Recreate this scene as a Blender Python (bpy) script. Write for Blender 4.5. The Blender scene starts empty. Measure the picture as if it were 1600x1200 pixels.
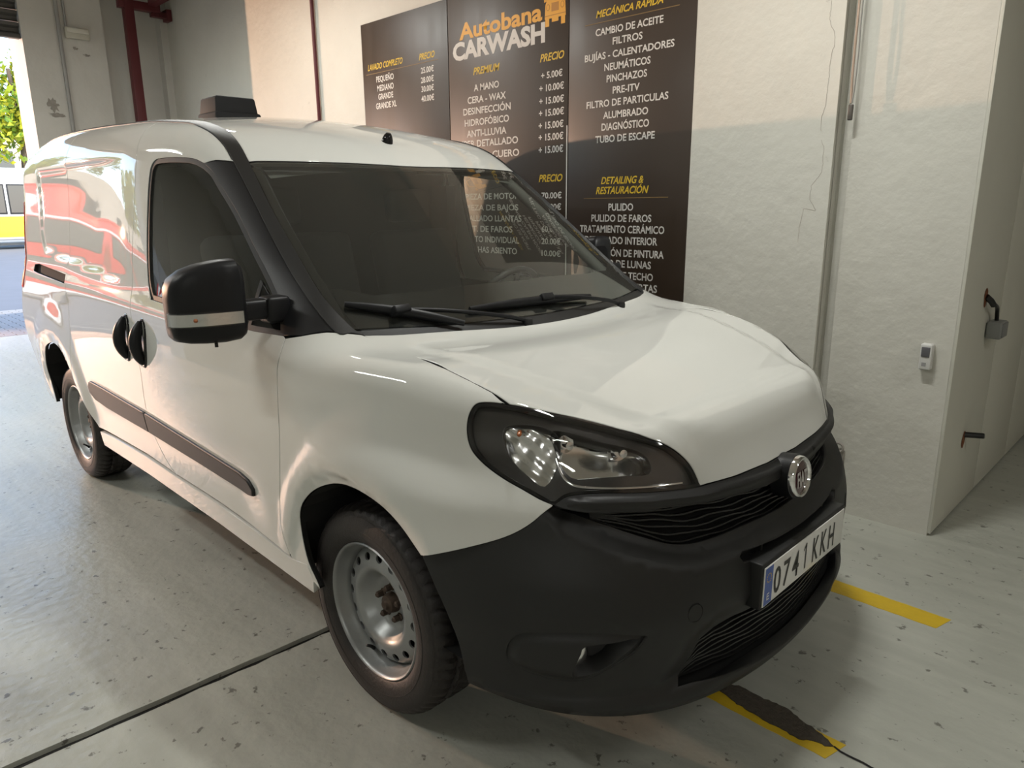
import bpy, bmesh, math, random
import numpy as np
from mathutils import Vector, Matrix, geometry
random.seed(7); rng=np.random.default_rng(7)
SC=bpy.context.scene; COL=SC.collection
# ---------------------------------------------------------------- camera, sky, lights, exposure
def look(yaw,pitch,roll):
    f=Vector((-math.cos(yaw)*math.cos(pitch),math.sin(yaw)*math.cos(pitch),-math.sin(pitch)))
    r=f.cross(Vector((0,0,1))).normalized(); u=r.cross(f)
    r2=r*math.cos(roll)+u*math.sin(roll); u2=-r*math.sin(roll)+u*math.cos(roll)
    return Matrix((r2,u2,-f)).transposed()
cam=bpy.data.cameras.new('camera'); co=bpy.data.objects.new('camera',cam); COL.objects.link(co)
co.matrix_world=Matrix.Translation((1.5904,-1.8829,1.4509))@look(.79149,.24135,-.00783).to_4x4()
cam.sensor_width=36; cam.lens=36*1127.29/1600; cam.clip_start=.05; cam.clip_end=300
SC.camera=co
SC.view_settings.view_transform='Standard'; SC.view_settings.look='None'
SC.view_settings.exposure=0.0; SC.view_settings.gamma=1; SC.view_settings.use_curve_mapping=False
SC.render.film_transparent=False
cy=SC.cycles; cy.max_bounces=8; cy.diffuse_bounces=4; cy.glossy_bounces=5; cy.transmission_bounces=8; cy.transparent_max_bounces=12
cy.sample_clamp_indirect=4; cy.caustics_reflective=False; cy.caustics_refractive=False; cy.use_denoising=True
W=bpy.data.worlds.new('sky'); SC.world=W; W.use_nodes=True
nt=W.node_tree; nt.nodes.clear()
sk=nt.nodes.new('ShaderNodeTexSky'); sk.sky_type='NISHITA'; sk.sun_disc=False; sk.sun_elevation=math.radians(38); sk.sun_rotation=math.radians(60)
bg=nt.nodes.new('ShaderNodeBackground'); bg.inputs[1].default_value=.75
wo=nt.nodes.new('ShaderNodeOutputWorld'); nt.links.new(sk.outputs[0],bg.inputs[0]); nt.links.new(bg.outputs[0],wo.inputs[0])
def light(name,kind,loc,direction,energy,color,**k):
    l=bpy.data.lights.new(name,kind); l.energy=energy; l.color=color
    for a,b in k.items(): setattr(l,a,b)
    o=bpy.data.objects.new(name,l); COL.objects.link(o); o.location=loc
    o.rotation_euler=Vector(direction).to_track_quat('-Z','Y').to_euler()
    return o
light('sun','SUN',(0,0,30),(-.62,.35,-.70),4.6,(1,.93,.80),angle=math.radians(.6))
# added unseen spot lamp in the street; low warm light through the open shutter
light('added_warm_spot','SPOT',(-12,-3.7,1.95),(.955,.33,-.01),3100,(1,.60,.39),shadow_soft_size=.045,spot_size=math.radians(84),spot_blend=.3)
LAMPS=[(.25,.15,3.28,0,'x',40),(-1.6,-2.9,3.28,0,'x',36),(3.6,-4.4,3.28,0,'y',42),(3.4,.6,3.28,0,'x',20),(-4.9,-2.4,3.28,0,'x',55),(-3.6,.3,3.28,0,'x',34)]
for i,(x,y,z,_,ax,p) in enumerate(LAMPS):
    light('tube_light','AREA',(x,y,z-.03),(0,0,-1),p,(1,1,.95),shape='RECTANGLE',size=(.5 if i==0 else 1.2) if ax=='x' else .16,size_y=(.10 if i==0 else .16) if ax=='x' else 1.2)
# ---------------------------------------------------------------- materials
MATS={}
def nodes(name):
    m=bpy.data.materials.new(name); m.use_nodes=True; MATS[name]=m
    return m,m.node_tree,m.node_tree.nodes['Principled BSDF']
def mat(name,col,rough=.5,metal=0,coat=0,trans=0,emit=None,es=0,spec=.5,ior=1.45,var=0,vscale=6,bump=0,bscale=40,coatr=.03):
    m,t,b=nodes(name); N=t.nodes; L=t.links
    b.inputs['Base Color'].default_value=(*col,1); b.inputs['Roughness'].default_value=rough
    b.inputs['Metallic'].default_value=metal; b.inputs['Coat Weight'].default_value=coat; b.inputs['Coat Roughness'].default_value=coatr
    b.inputs['Transmission Weight'].default_value=trans; b.inputs['Specular IOR Level'].default_value=spec; b.inputs['IOR'].default_value=ior
    if emit: b.inputs['Emission Color'].default_value=(*emit,1); b.inputs['Emission Strength'].default_value=es
    tc=N.new('ShaderNodeTexCoord')
    if var or not bump:
        n=N.new('ShaderNodeTexNoise'); n.inputs['Scale'].default_value=vscale; n.inputs['Detail'].default_value=6
        L.new(tc.outputs['Object'],n.inputs['Vector'])
        r=N.new('ShaderNodeMapRange'); r.inputs[3].default_value=1-(var or .02); r.inputs[4].default_value=1+(var or .02)
        L.new(n.outputs['Fac'],r.inputs[0])
        v=N.new('ShaderNodeVectorMath'); v.operation='SCALE'; v.inputs[0].default_value=col; L.new(r.outputs[0],v.inputs['Scale'])
        L.new(v.outputs[0],b.inputs['Base Color'])
    if bump:
        n2=N.new('ShaderNodeTexNoise'); n2.inputs['Scale'].default_value=bscale; n2.inputs['Detail'].default_value=5; L.new(tc.outputs['Object'],n2.inputs['Vector'])
        bp=N.new('ShaderNodeBump'); bp.inputs['Strength'].default_value=bump; bp.inputs['Distance'].default_value=.01; L.new(n2.outputs['Fac'],bp.inputs['Height']); L.new(bp.outputs[0],b.inputs['Normal'])
    return m
paint=mat('white_paint',(.61,.615,.585),.6,coat=1,var=.015,vscale=2.5,spec=0.0,coatr=.025)
paint.node_tree.nodes['Principled BSDF'].inputs['Coat IOR'].default_value=1.55
blackpl=mat('black_plastic',(.012,.0122,.0125),.46,bump=.12,bscale=900,spec=.5)
satin=mat('satin_black',(.010,.0105,.012),.42,spec=.32)
gloss=mat('gloss_black',(.006,.006,.007),.06,spec=.5)
rubber=mat('rubber',(.012,.012,.012),.6)
tyrem=mat('tyre_rubber',(.022,.019,.018),.55,var=.25,vscale=14,bump=.15,bscale=120)
steel=mat('wheel_steel',(.30,.31,.31),.38,metal=.55,var=.18,vscale=9,bump=.05,bscale=60)
rust=mat('rusty_steel',(.09,.065,.05),.6,metal=.6,var=.4,vscale=60)
chrome=mat('chrome',(.85,.85,.86),.08,metal=1)
reflm=mat('lamp_reflector',(.80,.80,.80),.2,metal=1,bump=.06,bscale=50)
lampdark=mat('lamp_bezel',(.045,.043,.043),.16,coat=.6)
amber=mat('amber',(.38,.12,.04),.25,coat=.5)
darkint=mat('dark_interior',(.022,.022,.023),.7,bump=.1,bscale=300)
greyint=mat('grey_lining',(.11,.11,.105),.8)
under=mat('underbody',(.008,.008,.008),.9)
platew=mat('plate_white',(.72,.72,.70),.3,coat=.3)
plateb=mat('plate_blue',(.015,.07,.36),.3,coat=.3)
inkb=mat('black_ink',(.008,.008,.008),.4)
maroon=mat('badge_maroon',(.05,.006,.012),.2,coat=1)
red=mat('tail_red',(.5,.015,.02),.15,coat=1)
def glassmat(name,tint,rough=0.0,ior=1.45,refl=1.0,dust=0.0):
    m=bpy.data.materials.new(name); m.use_nodes=True; t=m.node_tree; t.nodes.clear(); N=t.nodes;L=t.links
    tr=N.new('ShaderNodeBsdfTransparent'); tr.inputs[0].default_value=(*tint,1)
    g=N.new('ShaderNodeBsdfGlossy'); g.inputs['Roughness'].default_value=rough; g.inputs[0].default_value=(refl,refl,refl,1)
    f=N.new('ShaderNodeFresnel'); ge=N.new('ShaderNodeNewGeometry'); mr=N.new('ShaderNodeMapRange'); mr.inputs[3].default_value=ior; mr.inputs[4].default_value=1/ior
    L.new(ge.outputs['Backfacing'],mr.inputs[0]); L.new(mr.outputs[0],f.inputs[0])    # a thin pane reflects alike from both sides
    mx=N.new('ShaderNodeMixShader'); o=N.new('ShaderNodeOutputMaterial')
    L.new(f.outputs[0],mx.inputs[0]); L.new(tr.outputs[0],mx.inputs[1]); L.new(g.outputs[0],mx.inputs[2]); 
    df=N.new('ShaderNodeBsdfDiffuse'); df.inputs[0].default_value=(.50,.52,.46,1); m2=N.new('ShaderNodeMixShader'); m2.inputs[0].default_value=dust
    L.new(mx.outputs[0],m2.inputs[1]); L.new(df.outputs[0],m2.inputs[2]); L.new(m2.outputs[0],o.inputs[0])
    return m
glass=glassmat('windshield_glass',(.82,.86,.81),ior=1.5,dust=.03)
glass2=glassmat('side_glass',(.80,.83,.80),ior=1.5,dust=.035)
lens=glassmat('lamp_lens',(.9,.9,.9),ior=1.45)
# ---------------------------------------------------------------- mesh helpers
def link(o,parent=None):
    COL.objects.link(o)
    if parent is not None: o.parent=parent
    return o
def mk(name,V,Fc,m,parent=None,normals=None,smooth=True,mi=None,auto=None,loc=None):
    me=bpy.data.meshes.new(name)
    V=np.asarray(V,float).reshape(-1,3)
    if loc is not None: V=V-np.asarray(loc)
    me.from_pydata([tuple(v) for v in V],[],[tuple(int(i) for i in f) for f in Fc])
    for mm in (m if isinstance(m,(list,tuple)) else [m]): me.materials.append(mm)
    if mi is not None: me.polygons.foreach_set('material_index',np.asarray(mi,dtype=np.int32))
    if smooth: me.polygons.foreach_set('use_smooth',[True]*len(me.polygons))
    if normals is not None: me.normals_split_custom_set_from_vertices([tuple(n) for n in normals])
    elif auto: 
        me.set_sharp_from_angle(angle=math.radians(auto))
    o=bpy.data.objects.new(name,me)
    if loc is not None and parent is None: o.location=loc
    return link(o,parent)
def empty(name,loc,label,cat,group=None):
    o=bpy.data.objects.new(name,None); o.location=loc; o.empty_display_size=.1; COL.objects.link(o)
    o['label']=label; o['category']=cat
    if group: o['group']=group
    return o
def tag(o,label=None,cat=None,group=None,kind=None):
    if label: o['label']=label
    if cat: o['category']=cat
    if group: o['group']=group
    if kind: o['kind']=kind
    return o
def boxes(name,bs,m,parent=None,bev=.0,loc=None,auto=40,rot=None):
    bm=bmesh.new()
    for (x0,y0,z0,x1,y1,z1) in bs:
        v=[bm.verts.new(p) for p in ((x0,y0,z0),(x1,y0,z0),(x1,y1,z0),(x0,y1,z0),(x0,y0,z1),(x1,y0,z1),(x1,y1,z1),(x0,y1,z1))]
        for f in ((0,3,2,1),(4,5,6,7),(0,1,5,4),(1,2,6,5),(2,3,7,6),(3,0,4,7)): bm.faces.new([v[i] for i in f])
    if bev: bmesh.ops.bevel(bm,geom=bm.edges[:],offset=bev,segments=3,profile=.5,affect='EDGES')
    if rot is not None: bmesh.ops.transform(bm,matrix=rot,verts=bm.verts)
    if loc is not None: bmesh.ops.translate(bm,vec=-Vector(loc),verts=bm.verts)
    me=bpy.data.meshes.new(name); bm.to_mesh(me); bm.free(); me.materials.append(m)
    if bev: 
        me.polygons.foreach_set('use_smooth',[True]*len(me.polygons)); me.set_sharp_from_angle(angle=math.radians(auto))
    o=bpy.data.objects.new(name,me)
    if loc is not None and parent is None: o.location=loc
    return link(o,parent)
def cat(P,n=8,closed=False):
    P=np.asarray(P,float); N=len(P); out=[]
    rg=N if closed else N-1
    for i in range(rg):
        p1,p2=P[i],P[(i+1)%N]; p0=P[i-1] if (closed or i>0) else 2*p1-p2; p3=P[(i+2)%N] if (closed or i+2<N) else 2*p2-p1
        for k in range(n):
            t=k/n; out.append(.5*((2*p1)+(p2-p0)*t+(2*p0-5*p1+4*p2-p3)*t*t+(-p0+3*p1-3*p2+p3)*t**3))
    if not closed: out.append(P[-1])
    return np.array(out)
def resamp(P,step):
    P=np.asarray(P,float); d=np.r_[0,np.cumsum(np.linalg.norm(np.diff(P,axis=0),axis=1))]
    n=max(1,int(round(d[-1]/step))); s=np.linspace(0,d[-1],n+1)
    return np.stack([np.interp(s,d,P[:,i]) for i in range(P.shape[1])],1)
def sweep(P,r,n=8,closed=False,caps=True,flat=1.0):
    """tube along points; r scalar or list; returns verts, faces"""
    P=np.asarray(P,float); N=len(P); V=[];Fs=[]
    r=np.broadcast_to(np.asarray(r,float),(N,)) if np.ndim(r)<2 else r
    T=np.gradient(P,axis=0) if not closed else (np.roll(P,-1,0)-np.roll(P,1,0))
    T/=np.linalg.norm(T,axis=1)[:,None]+1e-12
    up=np.array([0,0,1.]) if abs(T[0][2])<.9 else np.array([1.,0,0])
    a=np.cross(T[0],up); a/=np.linalg.norm(a)
    for i in range(N):
        a=a-T[i]*(a@T[i]); a/=np.linalg.norm(a); b=np.cross(T[i],a)
        for k in range(n):
            th=2*math.pi*k/n; V.append(P[i]+r[i]*(a*math.cos(th)+b*math.sin(th)*flat))
    for i in range(N if closed else N-1):
        j=(i+1)%N
        for k in range(n):
            k2=(k+1)%n; Fs.append((i*n+k,i*n+k2,j*n+k2,j*n+k))
    if caps and not closed: Fs.append(tuple(range(n-1,-1,-1))); Fs.append(tuple((N-1)*n+k for k in range(n)))
    return V,Fs
def tube(name,P,r,m,parent=None,n=8,closed=False,loc=None,flat=1.0,auto=60):
    V,Fs=sweep(P,r,n,closed,flat=flat); return mk(name,V,Fs,m,parent,loc=loc,auto=auto)
def lathe(prof,c,axis,n=48,close=False):
    """prof list (r,h) around axis at c. axis unit vector"""
    ax=np.asarray(axis,float); ax/=np.linalg.norm(ax); u=np.cross(ax,[0,0,1.]) 
    if np.linalg.norm(u)<.1: u=np.array([1.,0,0])
    u/=np.linalg.norm(u); v=np.cross(ax,u); c=np.asarray(c,float); V=[];Fs=[];M=len(prof)
    for i in range(n):
        th=2*math.pi*i/n; d=u*math.cos(th)+v*math.sin(th)
        for r,h in prof: V.append(c+d*r+ax*h)
    for i in range(n):
        j=(i+1)%n
        for k in range(M-1): Fs.append((i*M+k,j*M+k,j*M+k+1,i*M+k+1))
        if close: Fs.append((i*M+M-1,j*M+M-1,j*M,i*M))
    return V,Fs
def join(*vf):
    V=[];Fs=[]
    for v,f in vf:
        o=len(V); V+=[tuple(p) for p in v]; Fs+=[tuple(i+o for i in g) for g in f]
    return V,Fs
# ---------------------------------------------------------------- body surface of the van (implicit, metres; x forward, front axle at 0)
def pchip(xs,ys):
    xs=np.array(xs,float); ys=np.array(ys,float); h=np.diff(xs); d=np.diff(ys)/h
    m=np.zeros(len(xs)); 
    for i in range(1,len(xs)-1):
        m[i]=(d[i-1]*h[i]+d[i]*h[i-1])/(h[i]+h[i-1])   # smooth (catmull-like)
    m[0]=d[0]; m[-1]=d[-1]
    def f(x):
        x=np.asarray(x,float); xc=np.clip(x,xs[0],xs[-1]); i=np.clip(np.searchsorted(xs,xc)-1,0,len(h)-1)
        t=(xc-xs[i])/h[i]; a=ys[i];b=ys[i+1]
        r=(2*t**3-3*t**2+1)*a+(t**3-2*t**2+t)*h[i]*m[i]+(-2*t**3+3*t**2)*b+(t**3-t**2)*h[i]*m[i+1]
        return r+np.where(x>xs[-1],(x-xs[-1])*m[-1],0)+np.where(x<xs[0],(x-xs[0])*m[0],0)
    return f
def sm(x,a,b):
    t=np.clip((x-a)/(b-a),0,1); return t*t*(3-2*t)
def smax(a,b,k):
    h=np.maximum(k-np.abs(a-b),0)/k
    return np.maximum(a,b)+h*h*k/4*1.0
ZC=pchip([-3.6,-3.2,-2.5,-1.9,-1.5,-1.2,-1.0,-.81,-.6,-.3,-.042,.2,.4,.6,.72,.80,.9],
         [1.73,1.83,1.865,1.87,1.842,1.788,1.72,1.611,1.475,1.265,1.053,1.025791,0.993803,0.934392,0.896612,0.756193,.60])
XF=pchip([.1,.2,.25,.32,.4,.5,.6,.7,.78,.9,1.2],[.80,.83,.855,.865,.87,.868,.855,.835,.81,0.788352,.5])
YS=pchip([.1,.2,.3,.45,.6,.8,.95,1.05,1.12,1.3,1.5,1.62,1.72,1.9],
         [.85,.875,.892,.902,.910,.915,.912,.90,.885,.86,.83,.81,.79,.75])
def F(P):
    x=P[...,0];y=np.abs(P[...,1]);z=P[...,2]
    f3=x-(XF(z)-(.25+.07*sm(z,.58,.72)+0.089309*sm(z,.74,.9))*y**2-(.6+0.433567*sm(z,.74,.9))*y**6)
    cab=sm(x,-1.7,-.6)*sm(z,1.0,1.75)
    tap=.095*cab+.03*sm(x,-1.0,0)*sm(z,1.05,1.25)+.05*sm(-x,2.7,3.5)*sm(-z,-.9,-.4)+.035*np.exp(-((x+.38)/.16)**2)*sm(z,1.0,1.12)-.012*sm(-x,1.5,2.2)*sm(z,1.45,1.7)+.022*sm(-x,1.6,2.6)*np.clip(1-abs(z-1.2)/.45,0,1)
    f1=y-(YS(z)-tap)
    rr=.030*sm(-x,1.9,2.7)*sm(y,.35,.7)
    xs=x+.178*y**2*np.exp(-((x+.6)/.8)**2)+.12*np.clip(y,0,1)**4*np.exp(-((x+.5)/.3)**2)
    crown=.05*sm(-x,.9,1.6)+.01-.03*sm(x,-.3,.0)*sm(-x,-.45,-.1)+-0.014895*sm(x,.1,.45)*(y/.7)**2
    f2=(z-rr-(ZC(xs)-crown*(y/.7)**2))*.85
    f4=(-3.445+.0*z)-x +.10*sm(z,1.0,1.8)
    f5=(ZB(x,y)-z)
    g=smax(f1,f3,.16); g=smax(g,f4,.10)
    kt=.12-0.071099*sm(x,.10,.5)
    g=smax(g,f2,kt)
    return smax(g,f5,.03)
def ZB(x,y): return .215+.09*(np.abs(y)/.85)**2*sm(x,-.5,.1)+.06*sm(-x,0,.5)

def gradn(P,e=2e-3):
    g=np.stack([F(P+np.eye(3)[i]*e)-F(P-np.eye(3)[i]*e) for i in range(3)],-1)
    return g/(np.linalg.norm(g,axis=-1,keepdims=True)+1e-12)
class Ortho:
    def __init__(s,d,up=(0,0,1)):
        s.d=np.array(d,float); s.d/=np.linalg.norm(s.d); up=np.array(up,float)
        s.e1=np.cross(up,s.d); s.e1/=np.linalg.norm(s.e1); s.e2=np.cross(s.d,s.e1)
    def to2(s,P): P=np.asarray(P,float); return np.stack([P@s.e1,P@s.e2],-1)
    def ray(s,U): return U[:,:1]*s.e1+U[:,1:]*s.e2+s.d*2.6*1.0,-np.broadcast_to(s.d,(len(U),3)),0.0,5.6
class Cyl:
    R=.95
    def __init__(s,xa=-.2): s.xa=xa
    def to2(s,P): P=np.asarray(P,float); return np.stack([np.arctan2(P[...,1],P[...,0]-s.xa)*s.R,P[...,2]],-1)
    def ray(s,U):
        th=U[:,0]/s.R; d=np.stack([np.cos(th),np.sin(th),0*th],-1); o=np.stack([s.xa+0*th,0*th,U[:,1]],-1)
        return o+d*1.7,-d,0.0,1.6
def base(pr,U):
    o,d,t0,t1=pr.ray(U); n=int((t1-t0)/(.08 if t1>3 else .05)); lo=np.full(len(U),t0); hi=np.full(len(U),t1); found=np.zeros(len(U),bool)
    best=np.full(len(U),9.); bt=np.full(len(U),t1)
    for t in np.linspace(t0,t1,n):
        v=F(o+d*t); new=(v<0)&~found; hi[new]=t; lo[new]=t-(t1-t0)/(n-1); found|=new
        b=(v<best)&~found; best[b]=v[b]; bt[b]=t
    for _ in range(18):
        m=(lo+hi)/2; neg=F(o+d*m[:,None])<0; hi=np.where(neg,m,hi); lo=np.where(neg,lo,m)
    t=np.where(found,hi,bt)
    return o+d*t[:,None]
def surf(pr,U,disp=None,off=0.0):
    P=base(pr,U); n=gradn(P)
    dd=off+(disp(P) if disp else 0.0)
    return P+n*np.reshape(dd,(-1,1)) if np.ndim(dd) else P+n*dd
def surfn(pr,U,disp=None,off=0.0):
    P=surf(pr,U,disp,off)
    if disp is None: return P,gradn(P)
    e=.004; A=surf(pr,U+[e,0],disp,off)-surf(pr,U-[e,0],disp,off); B=surf(pr,U+[0,e],disp,off)-surf(pr,U-[0,e],disp,off)
    n=np.cross(A,B); n/=np.linalg.norm(n,axis=1)[:,None]+1e-12
    g=gradn(P); n=np.where((n*g).sum(1,keepdims=True)<0,-n,n); return P,n
def pip(Q,poly):
    x,y=Q[:,0],Q[:,1]; c=np.zeros(len(Q),bool); n=len(poly)
    for i in range(n):
        x1,y1=poly[i];x2,y2=poly[(i+1)%n]
        if y1==y2: continue
        c^=((y1>y)!=(y2>y))&(x<(x2-x1)*(y-y1)/(y2-y1)+x1)
    return c
def pdist(Q,poly,closed=True):
    A=np.asarray(poly,float); B=np.roll(A,-1,0) if closed else A[1:]; A=A if closed else A[:-1]
    d=np.full(len(Q),9.)
    for a,b in zip(A,B):
        ab=b-a; t=np.clip(((Q-a)@ab)/(ab@ab+1e-12),0,1); d=np.minimum(d,np.linalg.norm(Q-a-t[:,None]*ab,axis=1))
    return d
def area2(p): x,y=p[:,0],p[:,1]; return .5*np.sum(x*np.roll(y,-1)-np.roll(x,-1)*y)
def shrink(p,d):
    p=np.asarray(p,float); s=1 if area2(p)>0 else -1
    a=p-np.roll(p,1,0); b=np.roll(p,-1,0)-p
    na=np.stack([-a[:,1],a[:,0]],1); nb=np.stack([-b[:,1],b[:,0]],1)
    na/=np.linalg.norm(na,axis=1)[:,None]+1e-12; nb/=np.linalg.norm(nb,axis=1)[:,None]+1e-12
    n=na+nb; L=np.linalg.norm(n,axis=1)[:,None]; n=n/np.maximum(L*L/2,.5)
    return p+n*d*s
def panel(name,poly3,pr,m,parent=None,holes=(),disp=None,off=0.0,h=.03,gap=.0026,skirt=.02,step=.022,mirror=False,skm=None,round_=.0025,noskirt=False,extra=()):
    """mesh a region of the body surface bounded by 3D polyline(s)"""
    def prep(p3,g):
        p2=pr.to2(np.asarray(p3,float)); q=[]
        P=np.vstack([p2,p2[:1]]); out=[]
        for i in range(len(P)-1):
            seg=resamp(P[i:i+2],step); out.append(seg[:-1])
        q=np.vstack(out); 
        keep=[0]
        for i in range(1,len(q)):
            if np.linalg.norm(q[i]-q[keep[-1]])>.002: keep.append(i)
        if np.linalg.norm(q[keep[-1]]-q[0])<.002: keep.pop()
        return shrink(q[keep],g)
    outer=prep(poly3,gap); hs=[prep(x,-gap) for x in holes]
    loops=[outer]+hs
    lo,hi=outer.min(0),outer.max(0)
    gx,gy=np.meshgrid(np.arange(lo[0],hi[0],h),np.arange(lo[1],hi[1],h*.87)); gx=gx+np.where((np.arange(gx.shape[0])%2)[:,None],h/2,0)
    G=np.stack([gx.ravel(),gy.ravel()],1); k=pip(G,outer)
    G=G[k]; 
    for x in hs: G=G[~pip(G,x)]
    dm=np.full(len(G),9.)
    for l in loops: dm=np.minimum(dm,pdist(G,l))
    G=G[dm>h*.45]
    for x in extra:
        x=resamp(x,step); x=x[pip(x,outer)]
        for l in loops: x=x[pdist(x,l)>.003]
        if len(x): 
            d_=np.min(np.linalg.norm(G[:,None]-x[None],axis=2),axis=1) if len(G) else np.array([]); G=np.vstack([G[d_>h*.4],x])
    # an inner ring just behind each edge keeps the rolled edge crisp
    verts=np.vstack(loops+[G]); edges=[]; o=0
    for l in loops: edges+=[(o+i,o+(i+1)%len(l)) for i in range(len(l))]; o+=len(l)
    r=geometry.delaunay_2d_cdt([Vector(v) for v in verts],edges,[],0,1e-6)
    vo=np.array([tuple(v) for v in r[0]]); fo=[f for f in r[2]]; orig=r[3]
    cen=np.array([(vo[f[0]]+vo[f[1]]+vo[f[2]])/3 for f in fo]); ok=pip(cen,outer)
    for x in hs: ok&=~pip(cen,x)
    fo=[f for f,k_ in zip(fo,ok) if k_]
    P,n=surfn(pr,vo,disp,off)
    # orient
    a,b,c=fo[0]; 
    flip=sum(1 for f in fo[:60] if np.dot(np.cross(P[f[1]]-P[f[0]],P[f[2]]-P[f[0]]),n[f[0]])<0)>len(fo[:60])/2
    if flip: fo=[(f[0],f[2],f[1]) for f in fo]
    inv={}
    for i,ol in enumerate(orig):
        for q in ol: inv[q]=i
    V=list(P);Nn=list(n);Fs=[tuple(f) for f in fo];mi=[0]*len(Fs)
    if not noskirt:
        o=0
        for l in loops:
            ids=[inv[o+i] for i in range(len(l))]; o+=len(l)
            b0=len(V)
            Pb=P[ids]; nb=n[ids]; t=np.roll(Pb,-1,0)-np.roll(Pb,1,0); t/=np.linalg.norm(t,axis=1)[:,None]+1e-12
            side=np.cross(t,nb)
            # which way is outward from the panel?
            cc=P[fo[0][0]]
            s=1 if (area2(l)>0) else -1
            e2=surf(pr,l+[.003,0],disp,off)-surf(pr,l,disp,off)
            # outward 2D normal of the loop
            tl=np.roll(l,-1,0)-np.roll(l,1,0); out2=np.stack([tl[:,1],-tl[:,0]],1)*s
            if l is not loops[0]: out2=-out2
            out2/=np.linalg.norm(out2,axis=1)[:,None]+1e-12
            q=surf(pr,l+out2*.004,disp,off)-Pb; side=np.where((side*q).sum(1,keepdims=True)<0,-side,side)
            for p_,nn,sd in zip(Pb,nb,side):
                V.append(p_);Nn.append(nn)
                V.append(p_-nn*round_+sd*round_*.5);x=nn*.4+sd;Nn.append(x/np.linalg.norm(x))
                V.append(p_-nn*skirt+sd*round_*.4);Nn.append(sd)
            M=len(l)
            for i in range(M):
                j=(i+1)%M
                for kk in (0,1):
                    A=(b0+3*i+kk,b0+3*j+kk,b0+3*j+kk+1,b0+3*i+kk+1)
                    nrm=np.cross(V[A[1]]-V[A[0]],V[A[3]]-V[A[0]])
                    if np.dot(nrm,side[i]+nb[i]*.01)<0: A=A[::-1]
                    Fs.append(A);mi.append(1 if (kk==1 and skm) else 0)
    V=np.array(V);Nn=np.array(Nn)
    ms=[m,skm] if skm else [m]
    ob=mk(name,V,Fs,ms,parent,normals=Nn,mi=mi)
    ob2=None
    if mirror:
        Vm=V*[1,-1,1]; Nm=Nn*[1,-1,1]; ob2=mk(name,Vm,[f[::-1] for f in Fs],ms,mirror if isinstance(mirror,bpy.types.Object) else parent,normals=Nm,mi=mi)
    return (ob,ob2) if mirror else ob
LAMP=[(0.394,-0.694,0.986),(0.361,-0.715,0.988),(0.337,-0.733,0.985),(0.329,-0.746,0.972),(0.328,-0.760,0.944),(0.335,-0.767,0.904),(0.353,-0.768,0.874),(0.391,-0.763,0.848),(0.443,-0.752,0.824),(0.493,-0.737,0.805),(0.533,-0.722,0.788),(0.564,-0.706,0.777),(0.582,-0.676,0.794),(0.629,-0.623,0.798),(0.678,-0.558,0.794),(0.720,-0.482,0.788),(0.757,-0.388,0.782),(0.751,-0.389,0.797),(0.738,-0.399,0.830),(0.720,-0.420,0.861),(0.695,-0.450,0.890),(0.661,-0.486,0.912),(0.599,-0.525,0.932),(0.536,-0.575,0.952),(0.477,-0.632,0.970),(0.426,-0.672,0.982)]
FENDLOW=[(0.564,-0.706,0.777),(0.553,-0.726,0.763),(0.538,-0.748,0.741),(0.517,-0.768,0.720),(0.493,-0.787,0.703),(0.462,-0.809,0.687),(0.406,-0.841,0.663),(0.361,-0.862,0.645),(0.292,-0.887,0.618)]
HOODFRONT=[(0.757,-0.388,0.782),(0.770,-0.324,0.781),(0.779,-0.250,0.776),(0.784,-0.174,0.774),(0.788,-0.088,0.771)]
GTOP=[(0.580,-0.696,0.771),(0.612,-0.670,0.764),(0.642,-0.639,0.760),(0.678,-0.591,0.758),(0.711,-0.536,0.753),(0.729,-0.496,0.754),(0.764,-0.409,0.746),(0.790,-0.299,0.740),(0.810,-0.127,0.726)]
GBOT=[(0.598,-0.684,0.765),(0.634,-0.659,0.742),(0.674,-0.617,0.721),(0.725,-0.552,0.693),(0.769,-0.477,0.663),(0.799,-0.399,0.649),(0.824,-0.285,0.645),(0.839,-0.173,0.644),(0.845,-0.073,0.642)]
FOG=[(0.512,-0.818,0.425),(0.525,-0.811,0.460),(0.550,-0.798,0.481),(0.604,-0.763,0.491),(0.655,-0.721,0.492),(0.710,-0.660,0.486),(0.752,-0.600,0.472),(0.753,-0.597,0.463),(0.741,-0.619,0.431),(0.722,-0.647,0.408),(0.701,-0.672,0.389),(0.675,-0.700,0.368),(0.636,-0.737,0.359),(0.569,-0.786,0.371),(0.518,-0.814,0.390)]
FOGIN=[(0.667,-0.710,0.459),(0.711,-0.660,0.464),(0.748,-0.607,0.462),(0.721,-0.647,0.420),(0.687,-0.689,0.383),(0.646,-0.729,0.375),(0.650,-0.727,0.405),(0.659,-0.718,0.439)]
LAMPIN=[(0.412,-0.726,0.918),(0.414,-0.719,0.936),(0.435,-0.703,0.944),(0.478,-0.672,0.946),(0.515,-0.653,0.930),(0.533,-0.655,0.896),(0.536,-0.672,0.854),(0.528,-0.703,0.817),(0.489,-0.717,0.835),(0.446,-0.727,0.862),(0.422,-0.728,0.889)]
LAMPMAIN=[(0.510,-0.657,0.930),(0.533,-0.631,0.935),(0.610,-0.569,0.909),(0.665,-0.516,0.885),(0.687,-0.498,0.858),(0.692,-0.505,0.832),(0.659,-0.557,0.834),(0.611,-0.616,0.834),(0.571,-0.655,0.836),(0.535,-0.662,0.875)]
LAMPSTRIP=[(0.531,-0.666,0.873),(0.549,-0.668,0.843),(0.569,-0.664,0.824),(0.591,-0.651,0.815),(0.629,-0.614,0.810),(0.667,-0.566,0.806),(0.709,-0.495,0.802),(0.738,-0.429,0.799)]
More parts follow.
